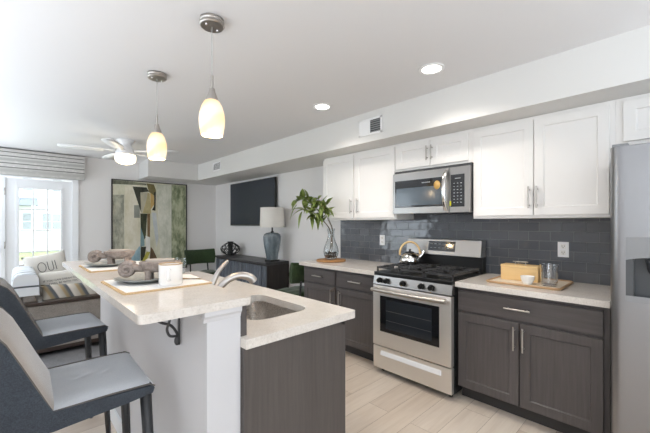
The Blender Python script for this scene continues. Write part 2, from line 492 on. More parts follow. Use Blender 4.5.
bm = B(); n1 = (-0.9, 2.0)
box(bm, LX, n1[0], NY-0.15, NY, 0, CZ); box(bm, n1[1], WX, NY-0.15, NY, 0, CZ)
box(bm, n1[0], n1[1], NY-0.15, NY, 0, z0); box(bm, n1[0], n1[1], NY-0.15, NY, z1, CZ)
struct('wall_near', bm, WALLP)
def window(name, fixed, a, b, ax):
    bm = B(); t = 0.05; d0, d1 = fixed-0.11, fixed-0.05
    def bar(p0, p1, q0, q1):
        if ax == 'X': box(bm, d0, d1, p0, p1, q0, q1)
        else: box(bm, p0, p1, d0, d1, q0, q1)
    bar(a, b, z0, z0+t); bar(a, b, z1-t, z1); bar(a, a+t, z0+t, z1-t); bar(b-t, b, z0+t, z1-t)
    k = max(1, round((b-a)/0.9))
    for i in range(1, k):
        x = a+(b-a)*i/k; bar(x-0.03, x+0.03, z0+t, z1-t)
    o = struct(name, bm, TRIMP)
    bm = B(); m = fixed-0.08
    if ax == 'X': box(bm, m-0.003, m+0.003, a+t, b-t, z0+t, z1-t)
    else: box(bm, a+t, b-t, m-0.003, m+0.003, z0+t, z1-t)
    obj('pane', bm, PANE, o)
window('window_1', LX, *w1, 'X'); window('window_2', LX, *w2, 'X'); window('added_unseen_window', NY, *n1, 'Y')  # the near-wall one is unseen, added for the fill light outside it

# soffit: along the kitchen wall, then returning along the back wall
bm = B(); SZ = 2.15; SX = 2.53; SY = 6.05
prism(bm, [(SX, NY), (WX, NY), (WX, BY), (1.69, BY), (1.69, SY), (SX, SY)], 'Z', SZ, CZ)
struct('ceiling_soffit', bm, SOFFP)
# skirting
bm = B(); box(bm, DX1+0.08, WX, BY-0.014, BY, 0, 0.1, 0.004); struct('baseboard_back', bm, TRIMP)
bm = B(); box(bm, WX-0.014, WX, 3.06, BY-0.014, 0, 0.1, 0.004); struct('baseboard_right', bm, TRIMP)
bm = B(); box(bm, LX, LX+0.014, NY, BY, 0, 0.1, 0.004); struct('baseboard_left', bm, TRIMP)

# glazed patio doors in the back wall
bm = B()
for x0, x1 in ((DX0-0.07, DX0+0.02), (DX1-0.02, DX1+0.055)): box(bm, x0, x1, BY-0.022, BY, 0, DH+0.07, 0.003)
box(bm, DX0-0.07, DX1+0.055, BY-0.0221, BY-0.0005, DH-0.015, DH+0.07, 0.003)
for x0, x1 in ((DX0, DX0+0.02), (DX1-0.02, DX1)): box(bm, x0, x1, BY, BY+0.14, 0, DH)
box(bm, -0.075, -0.03, BY-0.015, BY+0.06, 0, DH, 0.003)
struct('trim_1', bm, TRIMP)
def patio_door(name, x0, x1, hinge_x, side):
    bm = B(); y0, y1 = BY+0.005, BY+0.05; H = DH-0.02
    gx0, gx1, gz0, gz1 = x0+0.135, x1-0.135, 0.31, 1.885
    box(bm, x0, gx0, y0, y1, 0.01, H, 0.002); box(bm, gx1, x1, y0, y1, 0.01, H, 0.002)
    box(bm, gx0, gx1, y0, y1, 0.01, gz0); box(bm, gx0, gx1, y0, y1, gz1, H)
    f = 0.022
    for a in ((gx0-f, gx0+0.012, gz0-f, gz1+f), (gx1-0.012, gx1+f, gz0-f, gz1+f), (gx0, gx1, gz0-f, gz0+0.012), (gx0, gx1, gz1-0.012, gz1+f)):
        box(bm, a[0], a[1], y0-0.012, y0+0.001, a[2], a[3], 0.004)
    o = struct(name, bm, TRIMP)
    bm = B(); t = 0.009
    for i in (1, 2):
        x = gx0+(gx1-gx0)*i/3; box(bm, x-t, x+t, y0+0.008, y0+0.03, gz0, gz1, 0.003)
    for i in range(1, 5):
        z = gz0+(gz1-gz0)*i/5; box(bm, gx0, gx1, y0+0.007, y0+0.031, z-t, z+t, 0.003)
    obj('muntins', bm, TRIMP, o)
    obj('pane', box(B(), gx0, gx1, y0+0.016, y0+0.022, gz0, gz1), PANE, o)
    for z in (0.25, 1.05, 1.82):
        bm = B(); cyl(bm, (hinge_x, y0-0.026, z-0.05), (hinge_x, y0-0.026, z+0.05), 0.007, n=10)
        obj('hinge', bm, NICKEL, o)
    if side is not None:
        bm = B(); kx = side
        cyl(bm, (kx, y0, 0.98), (kx, y0-0.05, 0.98), 0.012, n=12); ball(bm, (kx, y0-0.06, 0.98), 0.028)
        obj('door_knob', bm, NICKEL, o)
patio_door('door_1', -0.03, 0.74, -0.036, None)
patio_door('door_2', -0.84, -0.075, -0.855, -0.12)

# ------------------------------------------------------------------ outside
LAWN = mat('lawn', '#7d9a55', 0.95); base(LAWN, ramp(LAWN, noise(LAWN, coords(LAWN), 3, 4), [(0.3, '#8d9c68'), (0.7, '#a9b389')]))
struct('ground_outside', box(B(), -14, 18, BY+0.4, 34, -0.25, -0.12), LAWN)
struct('street_outside', box(B(), -14, 18, 13.0, 17.5, -0.119, -0.11), mat('asphalt', '#a7a8aa', 0.9))
SIDING = mat('pale_siding', '#f2f2f2', 0.8); ROOFM = mat('blue_grey_shingle', '#7d8794', 0.8); WGL = mat('house_window_glass', '#9aa2ab', 0.3)
th = thing('townhouse', 'pale sided townhouse seen through the glazed patio door', 'house', (0, 24, -0.12))
obj('body', box(B(), -6, 9, 24, 31, -0.12, 8), SIDING, th)
bm = B(); prism(bm, [(22.6, 2.30), (24, 2.75), (24, 2.30)], 'X', -2.2, 1.15); obj('porch_roof', bm, ROOFM, th)
for x in (-2.0, 0.95):
    obj('porch_post', box(B(), x-0.09, x+0.09, 22.7, 22.88, -0.12, 2.31), TRIMP, th)
for x, z in ((-0.9, 1.0), (0.75, 1.0), (1.55, 1.0), (2.0, 1.0), (-0.9, 3.1), (0.75, 3.1), (2.0, 3.1), (-3.6, 3.1), (-3.6, 1.0), (4.6, 1.0), (4.6, 3.1)):
    w = obj('window', box(B(), x-0.24, x+0.24, 23.93, 24.0, z, z+0.95, 0.01), TRIMP, th)
    bm = B()
    box(bm, x-0.19, x+0.19, 23.915, 23.935, z+0.05, z+0.45); box(bm, x-0.19, x+0.19, 23.915, 23.935, z+0.49, z+0.90)
    obj('pane', bm, WGL, w)
# ------------------------------------------------------------------ patterned roman valance over the doors
VAL = mat('patterned_valance_cloth', '#cfcdc8', 0.95)
def _val(m):
    t, b, N, L = nodes(m)
    tc = N('ShaderNodeTexCoord'); sx = N('ShaderNodeSeparateXYZ'); L(tc.outputs['Object'], sx.inputs[0])
    mr = N('ShaderNodeMapRange'); mr.inputs['From Max'].default_value = 0.37; L(sx.outputs['Z'], mr.inputs[0])
    st = [(0.0, '#c6c4c0'), (0.10, '#bab8b4'), (0.20, '#c6c4c0'), (0.262, '#585655'), (0.295, '#d4d2ce'), (0.38, '#cfcdc9'), (0.422, '#585655'), (0.455, '#d4d2ce'),
          (0.53, '#b5b3b0'), (0.63, '#d4d2ce'), (0.692, '#585655'), (0.725, '#d4d2ce'), (0.81, '#cbc9c5'), (0.852, '#585655'), (0.885, '#cfcdc8')]
    o = ramp(m, mr.outputs[0], st, 'CONSTANT')
    w = N('ShaderNodeTexVoronoi'); w.inputs['Scale'].default_value = 16; w.feature = 'F1'; w.distance = 'MANHATTAN'; L(coords(m, (1, 1, 1.6)), w.inputs['Vector'])
    o2 = mix(m, ramp(m, w.outputs['Distance'], [(0.35, (0, 0, 0, 1)), (0.55, (0.22, 0.22, 0.22, 1))]), o, '#8f8d8b')
    L(o2, b.inputs['Base Color'])
_val(VAL)
bm = B()
for k in range(4):
    zb = 2.052+0.09*k
    prism(bm, [(BY-0.10-0.012*(3-k)*0.6, zb), (BY-0.004, zb), (BY-0.004, zb+0.095), (BY-0.098-0.012*(3-k)*0.3, zb+0.095)], 'X', -1.0, 0.885, 0.006)
single('valance', bm, VAL, 'patterned grey and cream roman valance above the glazed patio doors', 'valance')

# ------------------------------------------------------------------ kitchen wall: tiles, base cabinets, worktops
struct('backsplash', box(B(), WX-0.009, WX, 0.25, 2.995, 0.90, 1.47), TILE)
CF = 2.535         # carcass face; doors stand 20 mm proud
def base_cabinet(y0, y1, label, doors, drawers, group, end=False):
    c = thing('base_cabinet', label, 'cabinet', (2.82, (y0+y1)/2, 0), group)
    bm = B(); box(bm, CF, WX-0.01, y0, y1, 0.105, 0.875); obj('body', bm, CABD, c)
    bm = B(); box(bm, CF+0.075, WX-0.01, y0, y1, 0, 0.105); obj('toe_kick', bm, TOE, c)
    for a, b, hs in drawers:
        d = obj('drawer', shaker(B(), (CF, b, 0.70), (0, -1, 0), (-1, 0, 0), b-a, 0.145, flat=True), CABDH, c)
        pull('handle', (CF-0.02, (a+b)/2+hs, 0.775), 'Y', 0.16, (-1, 0, 0), NICKEL, d)
    for a, b, hy in doors:
        d = obj('door', shaker(B(), (CF, b, 0.115), (0, -1, 0), (-1, 0, 0), b-a, 0.565), CABD, c)
        pull('handle', (CF-0.02, hy, 0.575), 'Z', 0.16, (-1, 0, 0), NICKEL, d)
    return c
G = 'charcoal base cabinets along the tiled wall'
base_cabinet(0.262, 1.166, 'charcoal base cabinet with one wide drawer and two doors between the range and refrigerator',
             [(0.735, 1.152, 0.760), (0.289, 0.727, 0.704)], [(0.289, 1.152, 0.02)], G)
base_cabinet(1.928, 2.475, 'charcoal base cabinet directly left of the range, one drawer over one door',
             [(1.945, 2.455, 2.415)], [(1.945, 2.455, 0)], G)
base_cabinet(2.475, 3.02, 'charcoal base cabinet at the far end under the vase board',
             [(2.497, 3.0, 2.535)], [(2.497, 3.0, 0)], G)
CT = 0.04
bm = B(); box(bm, 2.485, WX-0.0095, 0.256, 1.167, 0.914-CT+0.001, 0.914, 0.003); single('countertop', bm, QUARTZ, 'cream quartz worktop right of the range carrying the wooden tray', 'worktop', 'cream quartz worktops')
bm = B(); box(bm, 2.47, WX-0.0095, 1.924, 3.04, 0.914-CT+0.001, 0.914, 0.003); single('countertop', bm, QUARTZ, 'cream quartz worktop left of the range carrying the glass vase', 'worktop', 'cream quartz worktops')

# ------------------------------------------------------------------ upper cabinets
UF = 2.805
def upper_cabinet(y0, y1, zb, zt, label, doors, group='white upper cabinets under the soffit', pullz=None, hl=0.16):
    c = thing('upper_cabinet', label, 'cabinet', (2.96, (y0+y1)/2, zb), group)
    bm = B(); box(bm, UF, WX-0.001, y0, y1, zb, zt-0.001); obj('body', bm, CABW, c)
    for a, b, hy in doors:
        d = obj('door', shaker(B(), (UF, b, zb+0.022), (0, -1, 0), (-1, 0, 0), b-a, zt-zb-0.05), CABW, c)
        if hy is not None: pull('handle', (UF-0.02, hy, zb+0.022+0.05+hl/2), 'Z', hl, (-1, 0, 0), NICKEL, d)
    return c
UB, UT = 1.400, 2.15
upper_cabinet(0.262, 1.156, UB, UT, 'white two-door upper cabinet above the worktop with the wooden tray', [(0.718, 1.150, 0.741), (0.291, 0.711, 0.690)])
upper_cabinet(1.157, 1.917, 1.868, UT, 'short white two-door upper cabinet above the microwave', [(1.545, 1.908, 1.565), (1.196, 1.537, 1.518)], hl=0.13)
upper_cabinet(1.918, 2.965, UB, UT, 'white two-door upper cabinet at the far end above the vase', [(2.475, 2.96, 2.500), (1.928, 2.450, 2.402)])
upper_cabinet(-0.70, 0.261, 1.85, UT, 'white upper cabinet above the refrigerator', [(-0.22, 0.225, -0.18), (-0.68, -0.228, -0.27)], hl=0.13)

# ------------------------------------------------------------------ microwave
mw = thing('microwave', 'stainless over-the-range microwave with black window under the short upper cabinet', 'microwave', (2.93, 1.536, 1.452))
MX = 2.742; my0, my1, mz0, mz1 = 1.160, 1.914, 1.452, 1.864
obj('body', box(B(), MX+0.035, WX-0.01, my0, my1, mz0+0.012, mz1-0.001), DKGREY, mw)
obj('vent_grille', box(B(), MX+0.040, WX-0.02, my0+0.002, my1-0.002, mz1-0.0005, mz1+0.0035), DKGREY, mw)
obj('door', box(B(), MX, MX+0.034, 1.335, my1, mz0, mz1-0.024, 0.004), STEEL, mw)
obj('control_frame', box(B(), MX, MX+0.034, my0, 1.332, mz0, mz1-0.024, 0.004), STEEL, mw)
w = obj('window', box(B(), MX-0.004, MX+0.006, 1.385, 1.888, 1.512, 1.768, 0.003), BLACKG, mw)
MESHW = mat('perforated_window', '#4a545d', 0.12)
obj('screen', box(B(), MX-0.0055, MX-0.003, 1.405, 1.868, 1.53, 1.695), MESHW, w)
bm = B()
for i, wd in enumerate((0.005, 0.006, 0.006, 0.004, 0.006, 0.005, 0.006, 0.004, 0.005, 0.006)):
    y = 1.595-0.0085*i; box(bm, MX-0.0052, MX-0.0035, y-wd/2-0.001, y+wd/2-0.001, 1.728, 1.737)
obj('brand_mark', bm, KEYM, w)
cp = obj('control_panel', box(B(), MX-0.003, MX+0.006, 1.205, 1.322, 1.502, 1.775, 0.003), BLACKG, mw)
for r in range(7):
    for q in range(3):
        y = 1.292-0.03*q; z = 1.70-0.027*r
        obj('key', box(B(), MX-0.0042, MX-0.0025, y-0.006, y+0.006, z-0.003, z+0.003), KEYM, cp)
obj('clock_display', box(B(), MX-0.0042, MX-0.0025, 1.235, 1.285, 1.738, 1.745), KEYM, cp)
bm = B(); pts = []
for i in range(15):
    t = i/14; z = 1.475+(1.815-1.475)*t; pts.append((MX-0.012-0.045*math.sin(PI*t)**0.7, 1.362, z))
tube(bm, pts, 0.012, 12, flat=1.5)
for z in (1.49, 1.80): cyl(bm, (MX+0.002, 1.362, z), (MX-0.024, 1.362, z), 0.009, n=10)
obj('handle', bm, CHROME, mw, 50)
bm = B(); lathe(bm, [(0.0, 0.0), (0.034, 0.0), (0.034, 0.0012), (0.0, 0.0012)], (MX-0.0045, 1.447, 1.70), 28, '-X', 1.15, 0.92)
tag(obj('sticker', bm, mat('gold_sticker', '#d0a862', 0.4), mw), 'gold oval sticker')
obj('tag', box(B(), MX-0.0052, MX-0.003, 1.318, 1.332, 1.512, 1.552), mat('yellow_tag', '#d9d61f', 0.5), mw)
for y in (1.30, 1.75): obj('task_light', box(B(), MX+0.08, MX+0.20, y-0.06, y+0.06, mz0+0.007, mz0+0.012), WHITEP, mw)

# ------------------------------------------------------------------ gas range
rg = thing('gas_range', 'stainless gas range with black cast iron grates between the base cabinets', 'range', (2.78, 1.54, 0))
RX = 2.44; ry0, ry1 = 1.170, 1.920
obj('body', box(B(), RX+0.045, WX-0.03, ry0, ry1, 0.045, 0.885), BLACKM, rg)
for x in (RX+0.09, WX-0.1):
    for y in (ry0+0.05, ry1-0.05):
        bm = B(); cyl(bm, (x, y, 0), (x, y, 0.05), 0.018, n=12); obj('foot', bm, BLACKP, rg)
dr = obj('drawer', box(B(), RX, RX+0.044, ry0+0.002, ry1-0.002, 0.052, 0.250, 0.004), STEEL_LIT, rg)
bm = B()
prism(bm, [(RX-0.016, 0.180), (RX+0.001, 0.178), (RX+0.001, 0.216), (RX-0.003, 0.214)], 'Y', 1.255, 1.83, 0.002)
obj('grip', bm, mat('bright_steel', (0.92, 0.93, 0.95, 1), 0.55, 0.8), dr)
od = obj('oven_door', box(B(), RX-0.006, RX+0.044, ry0+0.002, ry1-0.002, 0.260, 0.800, 0.006), STEEL_LIT, rg)
w = obj('window', box(B(), RX-0.009, RX+0.0, 1.268, 1.838, 0.392, 0.712, 0.004), BLACKG, od)
bm = B(); box(bm, RX-0.0098, RX-0.008, 1.33, 1.775, 0.425, 0.685); obj('glass', bm, mat('oven_inner_glass', '#272b30', 0.07), w)
bm = B()
for z in (0.50, 0.585): box(bm, RX-0.0102, RX-0.0095, 1.335, 1.77, z-0.002, z+0.002)
obj('oven_rack', bm, mat('rack_wire', '#4a4a49', 0.3), w)
bm = B(); pts = []
for i in range(21):
    t = i/20; y = ry1-0.025-(ry1-ry0-0.05)*t
    pts.append((RX-0.055-0.006*math.sin(PI*t), y, 0.768-0.004*math.sin(PI*t)))
tube(bm, pts, 0.017, 14)
for y in (ry0+0.045, ry1-0.045): cyl(bm, (RX-0.004, y, 0.768), (RX-0.055, y, 0.768), 0.015, n=12)
obj('handle', bm, NICKEL, od, 50)
bm = B(); prism(bm, [(RX-0.002, 0.808), (RX+0.06, 0.808), (RX+0.06, 0.893), (RX+0.016, 0.893)], 'Y', ry0, ry1, 0.003)
pn = obj('control_panel', bm, STEEL, rg)
for y in (1.842, 1.768, 1.60, 1.426, 1.338):
    bm = B()
    for (x, r0, r1, L_) in ((RX+0.004, 0.026, 0.026, 0.010), (RX-0.006, 0.021, 0.019, 0.024)):
        cyl(bm, (x, y, 0.850), (x-L_, y, 0.850-0.004), r0, r1, 20)
    box(bm, RX-0.036, RX-0.028, y-0.004, y+0.004, 0.832, 0.866, 0.002)
    obj('knob', bm, BLACKP, pn, 40)
bm = B(); box(bm, RX+0.012, 3.0, ry0, ry1, 0.886, 0.920, 0.006); ct = obj('cooktop', bm, BLACKM, rg)
BUR = [(2.60, 1.31), (2.60, 1.77), (2.85, 1.31), (2.85, 1.77), (2.73, 1.54)]
for x, y in BUR:
    bm = B(); lathe(bm, [(0.055, 0.0), (0.055, 0.006), (0.042, 0.012), (0.042, 0.018), (0.0, 0.020)], (x, y, 0.920), 24)
    obj('burner', bm, IRON, ct, 40)
for (y0, y1) in ((1.175, 1.418), (1.424, 1.656), (1.662, 1.905)):
    bm = B(); x0, x1 = 2.475, 2.985; t = 0.006; zt = 0.965; zb = 0.948
    for y in (y0+t, y1-t): box(bm, x0, x1, y-t, y+t, zb, zt, 0.002)
    for x in (x0+t, x1-t, (x0+x1)/2): box(bm, x-t, x+t, y0, y1, zb, zt, 0.002)
    ym = (y0+y1)/2
    for xc in (x0+0.13, x1-0.13):
        for sx, sy in ((1, 0), (-1, 0), (0, 1), (0, -1)):
            if sx: box(bm, min(xc+sx*0.04, xc+sx*0.125), max(xc+sx*0.04, xc+sx*0.125), ym-t, ym+t, zb+0.002, zt+0.004, 0.002)
            else: box(bm, xc-t, xc+t, min(ym+sy*0.03, ym+sy*0.115), max(ym+sy*0.03, ym+sy*0.115), zb+0.002, zt+0.004, 0.002)
    for x in (x0+t, x1-t):
        for y in (y0+t, y1-t): box(bm, x-t, x+t, y-t, y+t, 0.919, zb)
    for i in range(8):
        x = x0+0.04+i*0.061; box(bm, x-0.004, x+0.004, y0+t, y0+0.045, zb+0.002, zt+0.002, 0.001); box(bm, x-0.004, x+0.004, y1-0.045, y1-t, zb+0.002, zt+0.002, 0.001)
    obj('grate', bm, IRON, ct)
bm = B(); box(bm, 3.03, WX-0.03, ry0, ry1, 0.885, 1.06, 0.003); obj('backguard_base', bm, BLACKM, rg)
bm = B(); prism(bm, [(2.985, 1.060), (3.10, 1.060), (3.10, 1.208), (3.012, 1.208)], 'Y', ry0, ry1, 0.004)
bgd = obj('backguard', bm, STEEL, rg)
bm = B(); prism(bm, [(2.9895, 1.098), (3.01, 1.098), (3.01, 1.190), (3.0065, 1.190)], 'Y', 1.405, 1.675); d = obj('display', bm, BLACKG, bgd)
bm = B()
for r in range(2):
    for q in range(6):
        y = 1.645-0.042*q; z = 1.165-0.038*r; xx = 2.9885+(z-1.098)*0.185
        box(bm, xx-0.0006, xx+0.003, y-0.011, y+0.011, z-0.003, z+0.003)
        if q % 2 == 0: box(bm, xx-0.0006, xx+0.003, y-0.006, y+0.006, z-0.013, z-0.010)
obj('keys', bm, KEYM, d)

# kettle on the far left burner
kx, ky, kz = 2.865, 1.80, 0.9695
kt = thing('kettle', 'polished steel whistling kettle with a wooden loop handle on the rear left burner', 'kettle', (kx, ky, kz))
bm = B(); lathe(bm, [(0.085, 0.0), (0.098, 0.008), (0.102, 0.03), (0.094, 0.062), (0.072, 0.092), (0.042, 0.106), (0.0, 0.108)], (kx, ky, kz), 36); obj('body', bm, CHROME, kt, 60)
bm = B(); lathe(bm, [(0.044, 0.105), (0.040, 0.112), (0.012, 0.118), (0.010, 0.126), (0.014, 0.136), (0.0, 0.142)], (kx, ky, kz), 24); obj('lid', bm, BLACKP, kt, 50)
dv = Vector((0.68, -0.73, 0)); pts = [Vector((kx, ky, kz+0.055))+dv*0.08, Vector((kx, ky, kz+0.085))+dv*0.115, Vector((kx, ky, kz+0.118))+dv*0.138]
bm = B(); tube(bm, pts, [0.026, 0.02, 0.015], 14); obj('spout', bm, CHROME, kt, 60)
bm = B(); pts = []
for i in range(19):
    a = PI*(-0.04+1.08*i/18); pts.append(Vector((kx, ky, kz+0.095+0.115*math.sin(a)))+dv*(0.098*math.cos(a)))
tube(bm, pts, 0.010, 10)
obj('handle', bm, LIGHTW, kt, 60)
bm = B()
for s in (-1, 1): tube(bm, [Vector((kx, ky, kz+0.075))+dv*(0.082*s), Vector((kx, ky, kz+0.10))+dv*(0.098*s)], 0.006, 8)
obj('bracket', bm, CHROME, kt)

# ------------------------------------------------------------------ refrigerator
rf = thing('refrigerator', 'tall stainless side-by-side refrigerator with door dispenser at the right edge', 'refrigerator', (2.75, -0.21, 0))
FX = 2.33; FT = 1.765
obj('body', box(B(), FX+0.085, WX-0.03, -0.665, 0.245, 0.03, FT-0.012, 0.004), mat('grey_fridge_side', '#6d6f72', 0.4), rf)
obj('kick_plate', box(B(), FX+0.03, FX+0.08, -0.66, 0.24, 0.0, 0.08), DKGREY, rf)
# freezer door with an opening for the dispenser
dy0, dy1, dz0, dz1 = -0.075, 0.178, 0.955, 1.290
fd0, fd1 = -0.150, 0.243
bm = B(); R_ = 0.045
pr = [(FX+0.075, fd0), (FX+0.006, fd0)]
pl = [(FX+0.075, fd1)] + [(FX+R_-R_*math.cos(PI/2*(1-i/8)-PI/2*0) if False else FX+R_-R_*math.sin(PI/2*i/8), fd1-R_+R_*math.cos(PI/2*i/8)) for i in range(9)]
left_poly = [(FX+0.075, dy1), (FX, dy1)] + list(reversed(pl[1:])) + [pl[0]]
prism(bm, left_poly, 'Z', 0.09, FT)                                     # stile at the wall side, rounded edge
box(bm, FX, FX+0.075, fd0, dy0, 0.09, FT)
box(bm, FX, FX+0.075, dy0, dy1, 0.09, dz0); box(bm, FX, FX+0.075, dy0, dy1, dz1, FT)
bmesh.ops.remove_doubles(bm, verts=bm.verts, dist=1e-5)
fz = obj('freezer_door', bm, STEELV, rf, 35)
DISPG = mat('dispenser_grey', '#8a8b8d', 0.4); DISPD = mat('dispenser_recess_grey', '#4a4c4f', 0.45)
bm = B(); prism(bm, [(dy0, 1.178), (dy0, dz1), (dy1, dz1), (dy1, 1.170), (0.12, 1.186), (0.05, 1.190), (-0.02, 1.187)], 'X', FX-0.003, FX+0.02, 0.002)
obj('dispenser_panel', bm, DISPG, fz)
bm = B(); box(bm, FX+0.055, FX+0.068, dy0, dy1, dz0, 1.19); box(bm, FX+0.0, FX+0.066, dy1-0.006, dy1, dz0+0.02, 1.18); box(bm, FX, FX+0.066, dy0, dy0+0.006, dz0+0.02, 1.18)
obj('dispenser_recess', bm, DISPD, fz)
bm = B(); box(bm, FX-0.001, FX+0.06, dy1-0.03, dy1-0.006, dz0+0.02, 1.175); box(bm, FX-0.001, FX+0.06, dy0+0.006, dy0+0.03, dz0+0.02, 1.175); obj('recess_cheek', bm, DISPD, fz)
bm = B(); prism(bm, [(FX-0.006, dz0), (FX+0.06, dz0), (FX+0.06, dz0+0.018), (FX-0.006, dz0+0.032)], 'Y', dy0, dy1, 0.002); obj('drip_tray', bm, DISPG, fz)
bm = B(); lathe(bm, [(0.03, 0.0), (0.024, -0.05), (0.018, -0.07), (0.0, -0.07)], (FX+0.035, 0.075, 1.175), 20); obj('ice_chute', bm, DKGREY, fz, 50)
rd = obj('refrigerator_door', box(B(), FX, FX+0.075, -0.665, -0.156, 0.09, FT, 0.012, 3), STEELV, rf)
for y, p in ((-0.115, fz), (-0.195, rd)):
    bm = B(); tube(bm, [(FX, y, 0.55), (FX-0.05, y, 0.58), (FX-0.055, y, 0.7), (FX-0.055, y, 1.45), (FX-0.05, y, 1.57), (FX, y, 1.60)], 0.012, 12); obj('handle', bm, NICKEL, p, 50)
bm = B(); box(bm, FX+0.02, FX+0.16, 0.17, 0.235, FT-0.006, FT+0.018, 0.004); obj('hinge_cover', bm, MIDGREY, rf)

# ------------------------------------------------------------------ items on the right worktop
ZT = 0.9145
tr = thing('serving_tray', 'bleached wooden serving tray with brown rim on the worktop by the refrigerator', 'tray', (2.84, 0.76, ZT))
obj('board', prism(B(), rrect(2.625, 3.055, 0.525, 0.99, 0.03), 'Z', ZT, ZT+0.010), LIGHTW2, tr)
bm = B(); tube(bm, [(x, y, ZT+0.010) for x, y in rrect(2.625, 3.055, 0.525, 0.99, 0.03)], 0.008, 8, closed=True); obj('rim', bm, RIMW, tr, 60)
TZ = ZT+0.0105
bb = thing('bread_box', 'light beech bread box with steel lid handle on the serving tray', 'box', (2.87, 0.80, TZ))
obj('box', box(B(), 2.805, 2.925, 0.690, 0.945, TZ, TZ+0.098, 0.003), LIGHTW, bb)
obj('lid', box(B(), 2.803, 2.927, 0.688, 0.947, TZ+0.099, TZ+0.117, 0.003), LIGHTW, bb)
bm = B(); tube(bm, [(2.85, 0.855, TZ+0.116), (2.85, 0.855, TZ+0.140), (2.85, 0.785, TZ+0.140), (2.85, 0.785, TZ+0.116)], 0.004, 10)
cyl(bm, (2.85, 0.872, TZ+0.141), (2.85, 0.768, TZ+0.141), 0.0045, n=10)
obj('handle', bm, NICKEL, bb, 50)
bm = B(); lathe(bm, [(0.026, 0.0), (0.028, 0.004), (0.041, 0.028), (0.046, 0.056), (0.043, 0.056), (0.037, 0.030), (0.024, 0.010), (0.0, 0.009)], (2.715, 0.735, TZ), 32)
single('bowl', bm, CERAM, 'small white ceramic bowl on the tray in front of the bread box', 'bowl', None, 60)
bm = B(); n = 32; rs = []
for r, h in [(0.044, 0), (0.048, 0.004), (0.056, 0.15), (0.053, 0.15), (0.045, 0.012), (0.002, 0.012)]:
    rs.append([bm.verts.new((2.735+math.cos(2*PI*i/n)*r*(1+0.02*math.cos(i*PI)), 0.607+math.sin(2*PI*i/n)*r*(1+0.02*math.cos(i*PI)), TZ+h)) for i in range(n)])
skin(bm, rs)
single('drinking_glass', bm, pane('fluted_glass', (0.97, 0.975, 0.98, 1), 3.2), 'clear fluted drinking glass on the tray beside the white bowl', 'glass', None, 60)

# ------------------------------------------------------------------ outlets and grilles
def outlet(y, z, label):
    o = thing('wall_outlet', label, 'outlet', (WX-0.012, y, z), 'white outlets on the tiles')
    obj('plate', box(B(), WX-0.0150, WX-0.0095, y-0.036, y+0.036, z-0.059, z+0.059, 0.002), WHITEP, o)
    bm = B()
    for s in (-1, 1):
        box(bm, WX-0.0165, WX-0.0145, y-0.017, y+0.017, z+s*0.024-0.017, z+s*0.024+0.017, 0.003)
    obj('socket', bm, CERAM, o)
    bm = B()
    for s in (-1, 1):
        for q in (-1, 1): box(bm, WX-0.0170, WX-0.016, y+q*0.007-0.0015, y+q*0.007+0.0015, z+s*0.024-0.003, z+s*0.024+0.008)
        box(bm, WX-0.0170, WX-0.016, y-0.003, y+0.003, z+s*0.024-0.012, z+s*0.024-0.007)
    obj('slots', bm, BLACKP, o)
outlet(0.60, 1.158, 'white wall outlet on the tiles above the serving tray')
outlet(2.325, 1.17, 'white wall outlet on the tiles left of the kettle')
def grille(y0, y1, z0, z1, label, split):
    g = thing('vent_grille', label, 'vent', (SX, (y0+y1)/2, z0), 'air grilles on the soffit face')
    bm = B(); t = 0.018; x0, x1 = SX-0.008, SX-0.0005
    box(bm, x0, x1, y0, y1, z0, z0+t, 0.002); box(bm, x0, x1, y0, y1, z1-t, z1, 0.002); box(bm, x0, x1, y0, y0+t, z0, z1, 0.002); box(bm, x0, x1, y1-t, y1, z0, z1, 0.002)
    obj('frame', bm, WHITEP, g)
    obj('backing', box(B(), SX-0.002, SX-0.0006, y0+t, y1-t, z0+t, z1-t), DKGREY, g)
    bm = B(); k = 6; h = (z1-z0-2*t)/k
    for i in range(k):
        z = z0+t+h*i; prism(bm, [(SX-0.009, z+0.002), (SX-0.008, z), (SX-0.0025, z+h*0.55), (SX-0.0035, z+h*0.62)], 'Y', y0+t, y0+t+(y1-y0-2*t)*split)
    obj('louvers', bm, MIDGREY if split < 1 else WHITEP, g)
    if split < 1:
        obj('damper', box(B(), SX-0.006, SX-0.0025, y0+t+(y1-y0-2*t)*split, y1-t, z0+t, z1-t, 0.001), WHITEP, g)
grille(1.885, 2.165, 2.215, 2.372, 'larger white air grille with dark louvers on the soffit above the upper cabinets', 0.5)
grille(5.14, 5.42, 2.24, 2.385, 'small pale air grille on the soffit near the television end', 1.0)

# ------------------------------------------------------------------ vase with leafy branch on a cane board
bx, by = 2.775, 2.815
brd = single('round_board', lathe(B(), [(0.0, 0.0), (0.165, 0.0), (0.175, 0.006), (0.175, 0.014), (0.165, 0.020), (0.0, 0.020)], (bx, by, ZT), 48), WICKER, 'round woven cane board under the glass vase', 'board', None, 40)
vz = ZT+0.021
prof = [(0.045, 0.0), (0.066, 0.010), (0.084, 0.05), (0.090, 0.095), (0.080, 0.15), (0.060, 0.20), (0.043, 0.25), (0.036, 0.29), (0.040, 0.33), (0.048, 0.362)]
inner = [(r-0.004, h) for r, h in reversed(prof[1:])]
bm = B(); lathe(bm, prof+[(0.046, 0.364)]+inner+[(0.04, 0.008), (0.0, 0.008)], (bx, by, vz), 40)
single('vase', bm, GLASS, 'clear bottle-shaped glass vase standing on the cane board', 'vase', None, 60)
bm = B()
for i in range(110):
    a = random.uniform(0, 2*PI); h = random.uniform(0.018, 0.085); R = (0.050 if h < 0.03 else 0.066)*math.sqrt(random.random())
    r = random.uniform(0.007, 0.012); ball(bm, (bx+R*math.cos(a), by+R*math.sin(a), vz+h), r, r*random.uniform(0.7, 1), r*0.75, 7)
single('pebbles', bm, PEBB, 'dark pebbles filling the bottom of the glass vase', 'pebbles', None, None, 'stuff')
